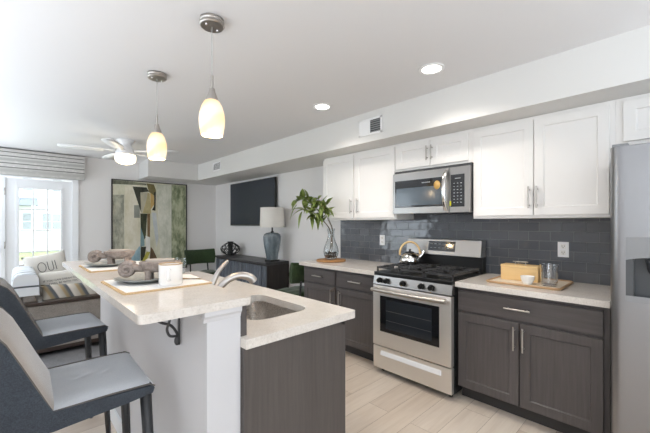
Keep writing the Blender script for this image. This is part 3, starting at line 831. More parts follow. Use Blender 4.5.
br = thing('leafy_branch', 'leafy green branches leaning out of the glass vase', 'plant', (bx, by, vz+0.05))
LFT = Vector((-0.72, 0.69, 0)); CAMW = Vector((-0.69, -0.72, 0)); UPV = Vector((0, 0, 1))
org = Vector((bx, by, vz))
def pt(l, z, c=0): return org + LFT*(l+(0.05 if z > 0.4 else 0)) + UPV*z + CAMW*(c+(0.09 if z > 0.4 else 0))
stems = [
 [pt(-0.02, 0.06), pt(0.005, 0.33), pt(0.03, 0.45, .02), pt(0.12, 0.60, .03), pt(0.24, 0.70, .04), pt(0.34, 0.68, .05)],
 [pt(0.02, 0.06), pt(-0.012, 0.34), pt(-0.01, 0.48, .0), pt(0.05, 0.62, -.02), pt(0.10, 0.72, -.03)],
 [pt(0.0, 0.06, .02), pt(0.01, 0.33, .0), pt(0.06, 0.47, .05), pt(0.16, 0.55, .09), pt(0.27, 0.58, .12)],
 [pt(-0.01, 0.06, -.02), pt(-0.02, 0.34, 0), pt(-0.03, 0.46, -.02), pt(0.03, 0.60, .06), pt(0.14, 0.66, .1)],
]
def spl(p, k=6):
    o = []
    for i in range(len(p)-1):
        p0, p1, p2, p3 = p[max(i-1, 0)], p[i], p[i+1], p[min(i+2, len(p)-1)]
        for j in range(k):
            t = j/k; o.append(0.5*((2*p1)+(p2-p0)*t+(2*p0-5*p1+4*p2-p3)*t*t+(3*p1-p0-3*p2+p3)*t**3))
    o.append(p[-1]); return o
bm = B()
for s in stems:
    q = spl(s); tube(bm, q, [0.0045-0.003*i/len(q) for i in range(len(q))], 7)
obj('stem', bm, STEMM, br, 60)
def leaf(bm, p, d, L_, wd, droop):
    d = d.normalized(); side = d.cross(UPV)
    if side.length < 1e-3: side = Vector((1, 0, 0))
    side.normalize(); up = side.cross(d).normalized(); K = 7; rows = []
    for i in range(K+1):
        t = i/K; c = p + d*(L_*t) - UPV*(droop*L_*t*t) + up*(0.03*L_*math.sin(PI*t))
        w_ = wd*math.sin(PI*min(1, 0.04+0.96*t)**0.8)*(1-0.12*t)+0.0008
        rows.append([bm.verts.new(c-side*w_+up*w_*0.35), bm.verts.new(c), bm.verts.new(c+side*w_+up*w_*0.35)])
    for a, b_ in zip(rows, rows[1:]):
        for j in range(2):
            f = bm.faces.new((a[j], a[j+1], b_[j+1], b_[j])); f.smooth = True
bm = B()
for si, s in enumerate(stems):
    q = spl(s); n = len(q)
    for i in range(int(n*0.56), n, 1):
        for _ in range(1 if i % 2 else 2):
            dr_ = LFT*random.uniform(-0.7, 1.0)+CAMW*random.uniform(-0.15, 1.0)+UPV*random.uniform(-0.55, 0.75)
            leaf(bm, q[i], dr_, random.uniform(0.11, 0.17), random.uniform(0.024, 0.035), random.uniform(0.15, 0.6))
for l, z, c, d_ in ((-0.02, 0.56, 0, (-0.10, 0.1)), (0.0, 0.64, 0, (-0.10, 0.16)), (0.34, 0.64, .05, (0.5, -0.9)), (0.28, 0.56, .1, (0.2, -0.9)), (0.18, 0.55, .1, (-0.1, -1)), (0.10, 0.55, .05, (0.0, -0.9))):
    leaf(bm, pt(l, z, c), LFT*d_[0]+UPV*d_[1]+CAMW*0.15, 0.17, 0.026, 0.2)
bmesh.ops.solidify(bm, geom=bm.faces[:], thickness=0.0012)
obj('foliage', bm, LEAF, br)

# ------------------------------------------------------------------ island
KY0, KY1, KX0, KX1 = 1.175, 3.12, 0.524, 0.660
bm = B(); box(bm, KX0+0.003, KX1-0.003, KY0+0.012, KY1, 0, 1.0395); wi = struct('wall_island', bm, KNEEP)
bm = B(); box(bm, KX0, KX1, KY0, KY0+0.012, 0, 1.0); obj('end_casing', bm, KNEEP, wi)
bm = B()
prism(bm, [(KY0-0.014, 1.0395), (KY0-0.013, 1.022), (KY0-0.005, 1.012), (KY0-0.002, 0.998), (KY0+0.014, 0.998), (KY0+0.014, 1.0395)], 'X', KX0-0.014, KX1, 0.001)
prism(bm, [(KX0-0.014, 1.0395), (KX0-0.012, 1.022), (KX0-0.005, 1.012), (KX0-0.002, 0.998), (KX0+0.002, 0.998), (KX0+0.002, 1.0395)], 'Y', KY0+0.0145, KY1)
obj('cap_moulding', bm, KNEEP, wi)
bm = B(); box(bm, KX0-0.011, KX0+0.0025, KY0+0.012, KY1, 0, 0.105, 0.004); struct('baseboard_island', bm, TRIMP)
bt = B(); prism(bt, rrect(0.296, 0.704, 1.156, 3.21, 0.022), 'Z', 1.04, 1.07, 0.0025)
single('bar_counter', bt, QUARTZ, 'raised cream quartz bar top on the white island wall', 'worktop', 'cream quartz worktops')
ic = thing('island_cabinet', 'charcoal brown sink cabinet of the island under the lower worktop', 'cabinet', (0.95, 2.1, 0))
IX0, IX1, IY0, IY1 = 0.662, 1.235, 1.152, 3.05
obj('end_panel', box(B(), IX0, IX1-0.02, IY0, IY0+0.02, 0.0, 0.873, 0.001), CABE, ic)
obj('end_panel', box(B(), IX0, IX1-0.02, IY1-0.02, IY1, 0.0, 0.873, 0.001), CABE, ic)
bm = B()
ys = [IY0+0.003, 1.62, 2.10, 2.575, IY1-0.003]
for y in ys: box(bm, IX1-0.0195, IX1, max(IY0+0.003, y-0.02), min(IY1-0.003, y+0.02), 0.105, 0.873)
box(bm, IX1-0.0195, IX1, IY0+0.003, IY1-0.003, 0.85, 0.873); box(bm, IX1-0.0195, IX1, IY0+0.003, IY1-0.003, 0.105, 0.125)
obj('face_frame', bm, CABE, ic)
obj('back_panel', box(B(), IX0, IX0+0.012, IY0+0.021, IY1-0.021, 0.02, 0.873), CABD, ic)
obj('bottom_panel', box(B(), IX0+0.013, IX1-0.021, IY0+0.021, IY1-0.021, 0.105, 0.12), CABD, ic)
obj('toe_kick', box(B(), IX1-0.09, IX1-0.07, IY0+0.021, IY1-0.021, 0.0, 0.104), TOE, ic)
for k, (a, b) in enumerate(zip(ys, ys[1:])):
    d = obj('door', shaker(B(), (IX1, a+0.012, 0.115), (0, 1, 0), (1, 0, 0), b-a-0.024, 0.74), CABD, ic)
    pull('handle', (IX1+0.02, (b-0.05) if k % 2 == 0 else (a+0.05), 0.70), 'Z', 0.16, (1, 0, 0), NICKEL, d)
obj('splash_panel', box(B(), 0.6605, 0.690, KY0+0.004, KY1-0.02, 0.9145, 1.0395, 0.001), CABD, ic)
# lower worktop with the sink cut-out
def slab_with_hole(outer, hole, zb, zt):
    bm = B()
    lo = {}
    for nm, z in (('t', zt), ('b', zb)):
        es = []
        for loop in (outer, hole):
            vs = [bm.verts.new((x, y, z)) for x, y in loop]; lo.setdefault(nm, []).append(vs)
            for i in range(len(vs)): es.append(bm.edges.new((vs[i], vs[(i+1) % len(vs)])))
        bmesh.ops.triangle_fill(bm, use_beauty=True, use_dissolve=False, edges=es)
    for a, b in zip(lo['t'], lo['b']):
        n = len(a)
        for i in range(n): bm.faces.new((a[i], a[(i+1) % n], b[(i+1) % n], b[i]))
    return bm
SK = rrect(0.80, 1.155, 1.315, 1.815, 0.085, 8)
lc = slab_with_hole([(0.6605, 1.132)]+rrect(0.6605, 1.298, 1.132, 3.09, 0.014)[:12]+[(0.6605, 3.09)], SK, 0.876, 0.914)
single('countertop', lc, QUARTZ, 'lower cream quartz island worktop with the sink cut out', 'worktop', 'cream quartz worktops')
sk = thing('sink', 'undermounted stainless steel sink basin in the island worktop', 'sink', (0.98, 1.565, 0.69))
bm = B(); rs = []
def loop(inset, z, r): return [bm.verts.new((x, y, z)) for x, y in rrect(0.80-0.006+inset, 1.155+0.006-inset, 1.315-0.006+inset, 1.815+0.006-inset, r, 8)]
skin(bm, [loop(-0.02, 0.8745, 0.09), loop(-0.0, 0.8745, 0.085), loop(0.002, 0.72, 0.08), loop(0.012, 0.70, 0.07), loop(0.03, 0.692, 0.055)], caps=False)
l = loop(0.0301, 0.692, 0.055); bm.faces.new(l)
bmesh.ops.remove_doubles(bm, verts=bm.verts, dist=3e-4)
bmesh.ops.solidify(bm, geom=bm.faces[:], thickness=0.001)
obj('basin', bm, SINKS, sk, 60)
bm = B(); lathe(bm, [(0.0, 0.0), (0.044, 0.0), (0.046, 0.003), (0.036, 0.004), (0.030, 0.001), (0.0, 0.001)], (0.98, 1.565, 0.6935), 24); obj('drain', bm, CHROME, sk, 60)
fc = thing('faucet', 'brushed nickel single-lever kitchen faucet behind the sink', 'faucet', (0.755, 1.66, 0.9145))
bm = B(); lathe(bm, [(0.030, 0.0), (0.030, 0.006), (0.025, 0.012), (0.023, 0.09), (0.020, 0.128), (0.0, 0.136)], (0.755, 1.66, 0.9145), 24); obj('body', bm, NICKEL, fc, 50)
bm = B(); q = spl([Vector((0.757, 1.662, 1.02)), Vector((0.785, 1.668, 1.066)), Vector((0.815, 1.674, 1.11)), Vector((0.868, 1.684, 1.155))], 5)
tube(bm, q, [0.018-0.009*i/(len(q)-1)for i in range(len(q))], 12); obj('lever', bm, NICKEL, fc, 60)
bm = B(); q = spl([Vector((0.757, 1.652, 0.975)), Vector((0.795, 1.635, 1.024)), Vector((0.845, 1.62, 1.068)), Vector((0.90, 1.605, 1.082)), Vector((0.95, 1.592, 1.068)), Vector((0.972, 1.588, 1.045))], 5)
tube(bm, q, [0.016+0.007*(i/(len(q)-1)) for i in range(len(q))], 14); obj('spout', bm, NICKEL, fc, 60)
# scrolled iron bracket
sb = thing('scroll_bracket', 'black scrolled iron bracket under the bar overhang', 'bracket', (0.515, 1.43, 0.85))
bm = B(); y = 1.43
box(bm, 0.5145, 0.5195, y-0.007, y+0.007, 0.855, 1.038); obj('wall_strap', bm, IRON, sb)
box_ = B(); box(box_, 0.375, 0.514, y-0.012, y+0.012, 1.0335, 1.0385); obj('top_strap', box_, IRON, sb)
bm = B()
tube(bm, spl([Vector((0.385, y, 1.03)), Vector((0.412, y, 0.99)), Vector((0.447, y, 0.960)), Vector((0.485, y, 0.940)), Vector((0.508, y, 0.905)), Vector((0.512, y, 0.872))], 6), 0.0055, 8)
tube(bm, spl([Vector((0.490, y, 1.032)), Vector((0.488, y, 0.99)), Vector((0.478, y, 0.955)), Vector((0.470, y, 0.925)), Vector((0.482, y, 0.898)), Vector((0.510, y, 0.892))], 6), 0.0055, 8)
ball(bm, (0.510, y, 0.872), 0.012, 0.012, 0.02, 10)
obj('scroll', bm, IRON, sb, 60)

# ------------------------------------------------------------------ place settings on the bar
ZB = 1.0705
def placemat(cx, cy, ang, label):
    p = thing('placemat', label, 'placemat', (0, 0, 0), 'cloth placemats on the bar top')
    bm = B(); prism(bm, rrect(-0.19, 0.19, -0.21, 0.21, 0.01), 'Z', 0.0, 0.006, 0.001); obj('border', bm, BURLAP, p)
    bm = B(); box(bm, -0.178, 0.178, -0.198, 0.198, 0.0062, 0.009, 0.001); obj('cloth', bm, CLOTH, p)
    p.location = (cx, cy, ZB); p.rotation_euler = (0, 0, ang)
    return p
placemat(0.522, 1.742, 0.02, 'near straw-edged white placemat beside the mug')
placemat(0.535, 2.575, 0.0, 'far straw-edged white placemat under the second ram sculpture')
def plate(cx, cy, label):
    bm = B(); lathe(bm, [(0.0, 0.0), (0.070, 0.0), (0.078, 0.003), (0.118, 0.016), (0.126, 0.019), (0.126, 0.022), (0.116, 0.020), (0.076, 0.008), (0.0, 0.007)], (cx, cy, ZB+0.0095), 48)
    single('plate', bm, GLAZE, label, 'plate', 'grey stoneware plates on the bar', 50)
plate(0.478, 1.780, 'grey stoneware plate on the near placemat by the mug')
plate(0.480, 2.605, 'grey stoneware plate on the far placemat')
def ram():
    p = thing('ram_bowl', '', 'sculpture', (0, 0, 0), 'stone ram bowls on the plates')
    # local frame: head toward +X, base at z = 0
    bm = B(); prof = [(0.0, 0.042), (0.050, 0.043), (0.078, 0.050), (0.093, 0.068), (0.101, 0.088), (0.103, 0.100), (0.096, 0.103), (0.090, 0.098), (0.066, 0.080), (0.0, 0.074)]
    lathe(bm, prof, (-0.055, 0, 0), 36, 'Z', 1.12, 0.66); obj('bowl', bm, STONE, p, 60)
    bm = B(); lathe(bm, [(0.084, 0.098), (0.088, 0.112), (0.080, 0.115), (0.074, 0.112), (0.076, 0.096)], (-0.055, 0, 0), 36, 'Z', 0.92, 0.54); obj('rim', bm, GLAZE2, p, 60)
    for x in (0.005, -0.115):
        for y in (-0.034, 0.034):
            bm = B(); tube(bm, [(x, y, 0.056), (x, y, 0.028), (x, y, 0.0)], [0.020, 0.017, 0.019], 12); obj('leg', bm, STONE, p, 60)
    bm = B(); tube(bm, spl([Vector((0.025, 0, 0.070)), Vector((0.060, 0, 0.066)), Vector((0.095, 0, 0.070)), Vector((0.130, 0, 0.060)), Vector((0.150, 0, 0.036))], 5),
                   [0.026-0.0012*i for i in range(6)]+[0.020+0.002*i for i in range(5)]+[0.029-0.0012*i for i in range(10)], 14); obj('head', bm, STONE, p, 60)
    for s in (-1, 1):
        bm = B(); pts = []; rad = []
        for i in range(52):
            t = i/51; a = 2.4-t*2*PI*1.9; R = 0.040*(1-t*0.86)
            pts.append((0.118+R*math.cos(a), s*(0.020+0.010*t), 0.060+R*math.sin(a))); rad.append(0.0150*(1-0.45*t))
        tube(bm, pts, rad, 10); obj('horn', bm, STONE, p, 60)
    return p
r0 = ram(); r0['label'] = 'grey stone ram-shaped bowl on the near plate behind the white mug'
r1 = copy_tree(r0); r1['label'] = 'grey stone ram-shaped bowl on the far plate'
ra = math.radians(152)
r0.scale = r1.scale = (0.82, 0.82, 0.86)
r0.location = (0.500, 1.756, ZB+0.0176); r0.rotation_euler = (0, 0, ra)
r1.location = (0.502, 2.590, ZB+0.0176); r1.rotation_euler = (0, 0, ra)
mg = thing('mug', 'white enamel mug with tan rim on the near placemat', 'mug', (0.543, 1.603, ZB+0.0095))
bm = B(); lathe(bm, [(0.047, 0.0), (0.050, 0.003), (0.0505, 0.094), (0.047, 0.094), (0.046, 0.006), (0.0, 0.005)], (0.543, 1.603, ZB+0.0095), 40); obj('body', bm, CERAM, mg, 50)
bm = B(); tube(bm, [(0.543+0.0485*math.cos(2*PI*i/40), 1.603+0.0485*math.sin(2*PI*i/40), ZB+0.104) for i in range(40)], 0.0032, 8, closed=True); obj('rim', bm, TANRIM, mg, 60)
bm = B(); o_ = Vector((0.543, 1.603, ZB+0.0095)); dm = Vector((-0.45, -0.89, 0))
tube(bm, spl([o_+dm*0.047+UPV*0.075, o_+dm*0.066+UPV*0.074, o_+dm*0.074+UPV*0.052, o_+dm*0.066+UPV*0.030, o_+dm*0.047+UPV*0.028], 5), 0.0055, 10, flat=1.3); obj('handle', bm, CERAM, mg, 60)
bm = B(); lathe(bm, [(0.030, 0.0), (0.033, 0.003), (0.0375, 0.092), (0.0355, 0.092), (0.031, 0.010), (0.0, 0.009)], (0.672, 1.865, ZB+0.0095), 32)
single('drinking_glass', bm, GLASS, 'short clear tumbler behind the white mug on the bar', 'glass', None, 60)
nk = thing('napkin', 'folded white napkin with straw edge at the sink side of the near placemat', 'napkin', (0.66, 1.73, ZB+0.0095))
bm = B(); prism(bm, [(0.635, 1.70), (0.70, 1.64), (0.712, 1.80), (0.66, 1.84)], 'Z', ZB+0.0095, ZB+0.017, 0.002); obj('fold', bm, CLOTH, nk)
bm = B(); tube(bm, [(0.635, 1.70, ZB+0.0135), (0.70, 1.64, ZB+0.0135), (0.712, 1.80, ZB+0.0135)], 0.0038, 8); obj('edge', bm, BURLAP, nk)

# ------------------------------------------------------------------ bar stools (built facing +X, base on the floor at the seat's middle)
def bar_stool():
    p = thing('bar_stool', '', 'stool', (0, 0, 0), 'upholstered bar stools at the island')
    hw = 0.218
    shell = [(0.136, 0.742), (0.147, 0.726), (0.140, 0.707), (0.07, 0.699), (-0.16, 0.680), (-0.29, 0.685), (-0.345, 0.71), (-0.385, 0.80), (-0.43, 0.95), (-0.448, 1.03), (-0.43, 1.056), (-0.385, 1.062),
             (-0.33, 1.050), (-0.296, 1.024), (-0.27, 0.985), (-0.235, 0.91), (-0.20, 0.83), (-0.162, 0.741)]
    bm = B(); prism(bm, shell, 'Y', -hw, hw, 0.006, 2); obj('shell', bm, DENIM, p, 50)
    def pad(path, lift, y_in, name):
        bm = B(); n = len(path); K = 14; top = []
        nor = []
        for i in range(n):
            a = Vector((path[max(i-1, 0)][0], path[max(i-1, 0)][1])); b = Vector((path[min(i+1, n-1)][0], path[min(i+1, n-1)][1]))
            d = (b-a).normalized(); nor.append((d.y, -d.x) if False else (-d.y, d.x))
        for i, (x, z) in enumerate(path):
            row = []
            for j in range(K+1):
                s = -1+2*j/K; y = s*(hw-y_in)
                e = (1-abs(s)**6)*(1 if 0 < i < n-1 or name == 'seat_pad' and i == 0 or name == 'back_pad' and i == n-1 else 0.0)
                h = lift*(0.15+0.85*e)
                row.append(bm.verts.new((x+nor[i][0]*h, y, z+nor[i][1]*h)))
            top.append(row)
        for a, b in zip(top, top[1:]):
            for j in range(K): f = bm.faces.new((a[j], a[j+1], b[j+1], b[j])); f.smooth = True
        bmesh.ops.solidify(bm, geom=bm.faces[:], thickness=0.010)
        tag(obj(name, bm, SEAT_LIT if name == 'seat_pad' else GREIGE, p, 70), 'greige seat pad with daylight in its colour' if name == 'seat_pad' else 'greige back pad')
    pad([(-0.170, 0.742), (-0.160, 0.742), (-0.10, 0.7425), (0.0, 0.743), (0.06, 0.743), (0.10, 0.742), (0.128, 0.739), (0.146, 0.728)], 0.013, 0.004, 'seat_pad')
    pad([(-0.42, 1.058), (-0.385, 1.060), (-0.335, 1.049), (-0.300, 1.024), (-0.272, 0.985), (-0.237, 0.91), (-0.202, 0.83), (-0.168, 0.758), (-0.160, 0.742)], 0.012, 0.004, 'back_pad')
    for s in (-1, 1):
        bm = B(); y = s*(hw-0.003)
        tube(bm, [(0.147, y, 0.732), (0.128, y, 0.744), (0.0, y, 0.747), (-0.160, y, 0.745), (-0.20, y, 0.833), (-0.236, y, 0.913), (-0.271, y, 0.988), (-0.298, y, 1.027), (-0.332, y, 1.052), (-0.385, y, 1.063), (-0.43, y, 1.057)], 0.0032, 6)
        obj('piping', bm, PIPING, p, 60)
    for sx, sy in ((1, 1), (1, -1), (-1, 1), (-1, -1)):
        bm = B(); x0, x1 = (0.118, 0.150) if sx > 0 else (-0.20, -0.27)
        y0, y1 = sy*0.198, sy*0.226
        tube(bm, [(x0, y0, 0.715 if sx > 0 else 0.70), ((x0+x1)/2, (y0+y1)/2, 0.36), (x1, y1, 0.0)], [0.021, 0.017, 0.012], 4); obj('leg', bm, BLEG, p)
    for sy in (-1, 1):
        bm = B(); y = sy*0.212; cyl(bm, (0.138, y, 0.26), (-0.24, y, 0.26), 0.009, n=8); obj('stretcher', bm, BLEG, p)
    bm = B(); cyl(bm, (0.138, -0.212, 0.26), (0.138, 0.212, 0.26), 0.009, n=8); obj('footrest', bm, BLEG, p)
    return p
s0 = bar_stool(); s0['label'] = 'nearest charcoal and greige bar stool, by the near end of the bar'
s1 = copy_tree(s0); s1['label'] = 'charcoal and greige bar stool farther along the bar, beside the sofa'
s0.location = (0.272, 1.610, 0); s0.rotation_euler = (0, 0, -0.03)
s1.location = (0.284, 2.585, 0); s1.rotation_euler = (0, 0, 0.05)

# ------------------------------------------------------------------ sofa, throw and cushions
sf = thing('sofa', 'grey fabric sofa with dark wood arm rail in front of the patio doors', 'sofa', (0.42, 5.2, 0))
Y0, Y1 = 4.38, 6.02
an = obj('arm', box(B(), 0.05, 0.87, Y0, Y0+0.10, 0.10, 0.535, 0.006), SOFAF, sf)
obj('arm_rail', box(B(), 0.04, 0.885, Y0-0.012, Y0+0.112, 0.536, 0.572, 0.008), SOFAW, an)
af = obj('arm', box(B(), 0.05, 0.87, Y1-0.10, Y1, 0.10, 0.535, 0.006), SOFAF, sf)
obj('arm_rail', box(B(), 0.04, 0.885, Y1-0.112, Y1+0.012, 0.536, 0.572, 0.008), SOFAW, af)
obj('base_rail', box(B(), 0.05, 0.88, Y0+0.001, Y1-0.001, 0.06, 0.099, 0.004), SOFAW, sf)
obj('back', box(B(), 0.05, 0.10, Y0+0.101, Y1-0.101, 0.10, 0.76, 0.02, 3), SOFAF, sf)
ym = (Y0+Y1)/2
for a, b in ((Y0+0.104, ym-0.002), (ym+0.002, Y1-0.104)):
    bm = B(); box(bm, 0.212, 0.88, a, b, 0.30, 0.495, 0.035, 4); obj('seat_cushion', bm, SOFAS, sf, 50)
    bm = B(); box(bm, 0.101, 0.21, a, b, 0.30, 0.822, 0.04, 4); obj('back_cushion', bm, SOFAF, sf, 50)
obj('deck', box(B(), 0.101, 0.87, Y0+0.102, Y1-0.102, 0.10, 0.299), SOFAF, sf)
for x in (0.09, 0.82):
    for y in (Y0+0.06, Y1-0.06):
        bm = B(); cyl(bm, (x, y, 0.009), (x, y, 0.061), 0.018, 0.024, 12); obj('leg', bm, SOFAW, sf)
THROW = mat('pale_blue_throw', '#dfe5ec', 0.95)
_t, _b, _N, _L = nodes(THROW)
_w = _N('ShaderNodeTexWave'); _w.bands_direction = 'Y'; _w.inputs['Scale'].default_value = 2.4; _w.inputs['Distortion'].default_value = 0.2; _L(coords(THROW, (1, 1, 1), (math.radians(-45), 0, 0)), _w.inputs['Vector'])
base(THROW, ramp(THROW, _w.outputs['Fac'], [(0.0, '#4d545c'), (0.012, '#4d545c'), (0.03, '#dfe5ec'), (1.0, '#e6ebf0')]))
bm = B()
prof = [(0.036, 0.45), (0.035, 0.62), (0.036, 0.76), (0.044, 0.812), (0.07, 0.836), (0.12, 0.842), (0.175, 0.840), (0.208, 0.828), (0.222, 0.79), (0.226, 0.71), (0.228, 0.63)]
ny = 22; grid = []
for j in range(ny+1):
    y = 4.472+0.92*j/ny
    grid.append([bm.verts.new((x+(0.005*math.sin(j*0.9+i) if 0 < j < ny else 0), y, z+0.004*math.sin(j*1.7+i*0.6))) for i, (x, z) in enumerate(prof)])
for a, b in zip(grid, grid[1:]):
    for i in range(len(prof)-1): f = bm.faces.new((a[i], a[i+1], b[i+1], b[i])); f.smooth = True
# the end of the throw hangs over the near end of the back
first = grid[0]; low = [bm.verts.new((x, 4.470, 0.632 if z > 0.64 else z)) for x, z in prof]
for i in range(2, len(prof)-1):
    if i >= 1: f = bm.faces.new((first[i+1], first[i], low[i], low[i+1]))
bmesh.ops.recalc_face_normals(bm, faces=bm.faces)
bmesh.ops.solidify(bm, geom=bm.faces[:], thickness=-0.005)
single('throw_blanket', bm, THROW, 'pale blue striped throw draped over the sofa back', 'blanket')

def pillow_bm(w, h, t, n=14):
    bm = B(); g = {}
    for s in (1, -1):
        for i in range(n+1):
            for j in range(n+1):
                x = -1+2*i/n; y = -1+2*j/n
                if s < 0 and (i in (0, n) or j in (0, n)): g[(s, i, j)] = g[(1, i, j)]; continue
                px = x*(1-0.07*(1-abs(y)**2)*abs(x)); py = y*(1-0.07*(1-abs(x)**2)*abs(y))
                d = ((1-x**4)*(1-y**4))**0.55
                g[(s, i, j)] = bm.verts.new((px*w/2, -s*d*t/2, py*h/2))
    for s in (1, -1):
        for i in range(n):
            for j in range(n):
                f = bm.faces.new((g[(s, i, j)], g[(s, i+1, j)], g[(s, i+1, j+1)], g[(s, i, j+1)])); f.smooth = True
    return bm
def text_mesh(name, s, size, m, parent, loc, spacing=1.0):
    cu = bpy.data.curves.new(name, 'FONT'); cu.body = s; cu.size = size; cu.align_x = 'CENTER'; cu.align_y = 'CENTER'; cu.extrude = 0.0006; cu.space_character = spacing
    o = bpy.data.objects.new(name, cu); COL.objects.link(o)
    dg = bpy.context.evaluated_depsgraph_get()
    me = bpy.data.meshes.new_from_object(o.evaluated_get(dg)); bpy.data.objects.remove(o); bpy.data.curves.remove(cu)
    me.materials.clear(); me.materials.append(m)
    q = bpy.data.objects.new(name, me); COL.objects.link(q); q.parent = parent; q.location = loc; q.rotation_euler = (PI/2, 0, 0)
    return q
INK = mat('grey_print', '#4b4a4a', 0.9); INKD = mat('black_print', '#2a2a2b', 0.9)
def cushion(w, h, t, m, label, loc, rot, group='cushions on the sofa'):
    o = obj('cushion', pillow_bm(w, h, t), m, None); tag(o, label, 'cushion', group); o.location = loc; o.rotation_euler = rot; return o
oui = cushion(0.45, 0.43, 0.13, LINEN, 'square white linen cushion with OUI lettering at the far end of the sofa', (0.375, 5.66, 0.760), (math.radians(-16), math.radians(-9), math.radians(8)))
def oui_letters():
    bm = B(); t = 0.0035; y = -0.068
    tube(bm, [(-0.062+0.040*math.cos(a*PI/12), y, 0.03+0.062*math.sin(a*PI/12)) for a in range(24)], t, 6, closed=True)
    u = [(0.0, y, 0.092), (0.0, y, -0.005)]+[(0.026-0.026*math.cos(k*PI/8), y, -0.005-0.026*math.sin(k*PI/8)) for k in range(1, 8)]+[(0.052, y, -0.005), (0.052, y, 0.092)]
    tube(bm, u, t, 6); tube(bm, [(0.08, y, 0.092), (0.08, y, -0.03)], t, 6)
    o = obj('lettering', bm, INK, None); o.parent = oui
oui_letters()
tx = cushion(0.46, 0.26, 0.12, LINEN, 'small rectangular linen cushion with two lines of dark writing', (0.475, 5.16, 0.664), (math.radians(-14), math.radians(-4), math.radians(4)))
text_mesh('lettering', 'IF YOU CAN DREAM FOR US', 0.030, INKD, tx, (0.01, -0.0605, 0.012))
text_mesh('lettering', 'I WILL BE WITH YOU', 0.030, INKD, tx, (0.01, -0.0605, -0.026))
STRP = mat('striped_cushion_cloth', '#b9b2a6', 0.95)
_v = coords(STRP, (1, 1, 1), (0, 0.5, 0)); _t, _b, _N, _L = nodes(STRP)
_w = _N('ShaderNodeTexWave'); _w.wave_profile = 'SAW'; _w.bands_direction = 'X'; _w.inputs['Scale'].default_value = 2.6; _w.inputs['Distortion'].default_value = 0.8; _w.inputs['Detail'].default_value = 1; _L(_v, _w.inputs['Vector'])
base(STRP, ramp(STRP, _w.outputs['Fac'], [(0.0, '#d3cec5'), (0.30, '#b9b3a8'), (0.42, '#a8926f'), (0.60, '#8d8470'), (0.68, '#666a6d'), (0.84, '#5a5f63'), (0.92, '#d3cec5')]))
cushion(0.58, 0.23, 0.10, STRP, 'long striped tan and grey cushion behind the wooden arm rail', (0.53, 4.580, 0.590), (math.radians(-10), math.radians(2), 0.0))

RUG = fabric('grey_woven_rug', '#6f6f72', '#97979a', 120, 1.0, 0.6)
_t, _b, _N, _L = nodes(RUG)
bm = B(); prism(bm, [(-1.2, 3.72), (2.2, 3.72), (2.2, 5.6), (-1.2, 5.6)], 'Z', 0.0005, 0.009)
single('rug', bm, RUG, 'grey ribbed area rug under the sofa and beyond the stools', 'rug')

# ------------------------------------------------------------------ lounge end: picture, television, console, lamp
pc = thing('painting', 'tall abstract painting of a faceted figure in a thin dark frame on the back wall', 'painting', (1.895, BY, 0.55))
FR = mat('dark_picture_frame', '#3b3835', 0.5)
bm = B(); px0, px1, pz0, pz1 = 1.265, 2.525, 0.50, 2.118; t = 0.018; ya, yb = BY-0.045, BY-0.001
for a in ((px0, px0+t, pz0, pz1), (px1-t, px1, pz0, pz1), (px0, px1, pz0, pz0+t), (px0, px1, pz1-t, pz1)): box(bm, a[0], a[1], ya, yb, a[2], a[3], 0.002)
obj('frame', bm, FR, pc)
def art(name, c1, c2, sc=7):
    m = mat(name, c1, 0.8); v = coords(m, (1, 1, 0.45)); n = noise(m, v, sc, 6, 0.7)
    return base(m, ramp(m, n, [(0.38, c1), (0.60, c2)]))
PAL = {'ground': ('#c9c7ae', '#dcdac6'), 'mottle_grey': ('#8b8d80', '#c0beab'), 'top_band': ('#5d5f50', '#8b8c78'), 'cream': ('#d0cab0', '#e4dfce'), 'pale_right': ('#bfc2b0', '#e0dfd2'),
       'green_right': ('#6f7a5c', '#b9bd9f'), 'grey_sq': ('#84877f', '#9a9c92'), 'black_hat': ('#24241f', '#4a4b40'), 'olive': ('#5b5536', '#84794f'), 'face_grey': ('#a9a795', '#c1bca4'),
       'face_olive': ('#a3986c', '#c0b389'), 'tan': ('#b08f55', '#c9aa6c'), 'black_curl': ('#20201c', '#3a382f'), 'body_dark': ('#2b2f22', '#4a4e38'), 'brown': ('#6b5335', '#8b7250'),
       'paleblue': ('#b4bcc0', '#d3d6d4'), 'white': ('#dcdcd6', '#eeeee8'), 'teal': ('#5e7e86', '#86a2a6'), 'blue': ('#86a6b4', '#a9c3cc'), 'dark2': ('#2c2f26', '#4b4c3e'), 'lime': ('#a8a343', '#c1ba62'), 'brown2': ('#54422f', '#71593f')}
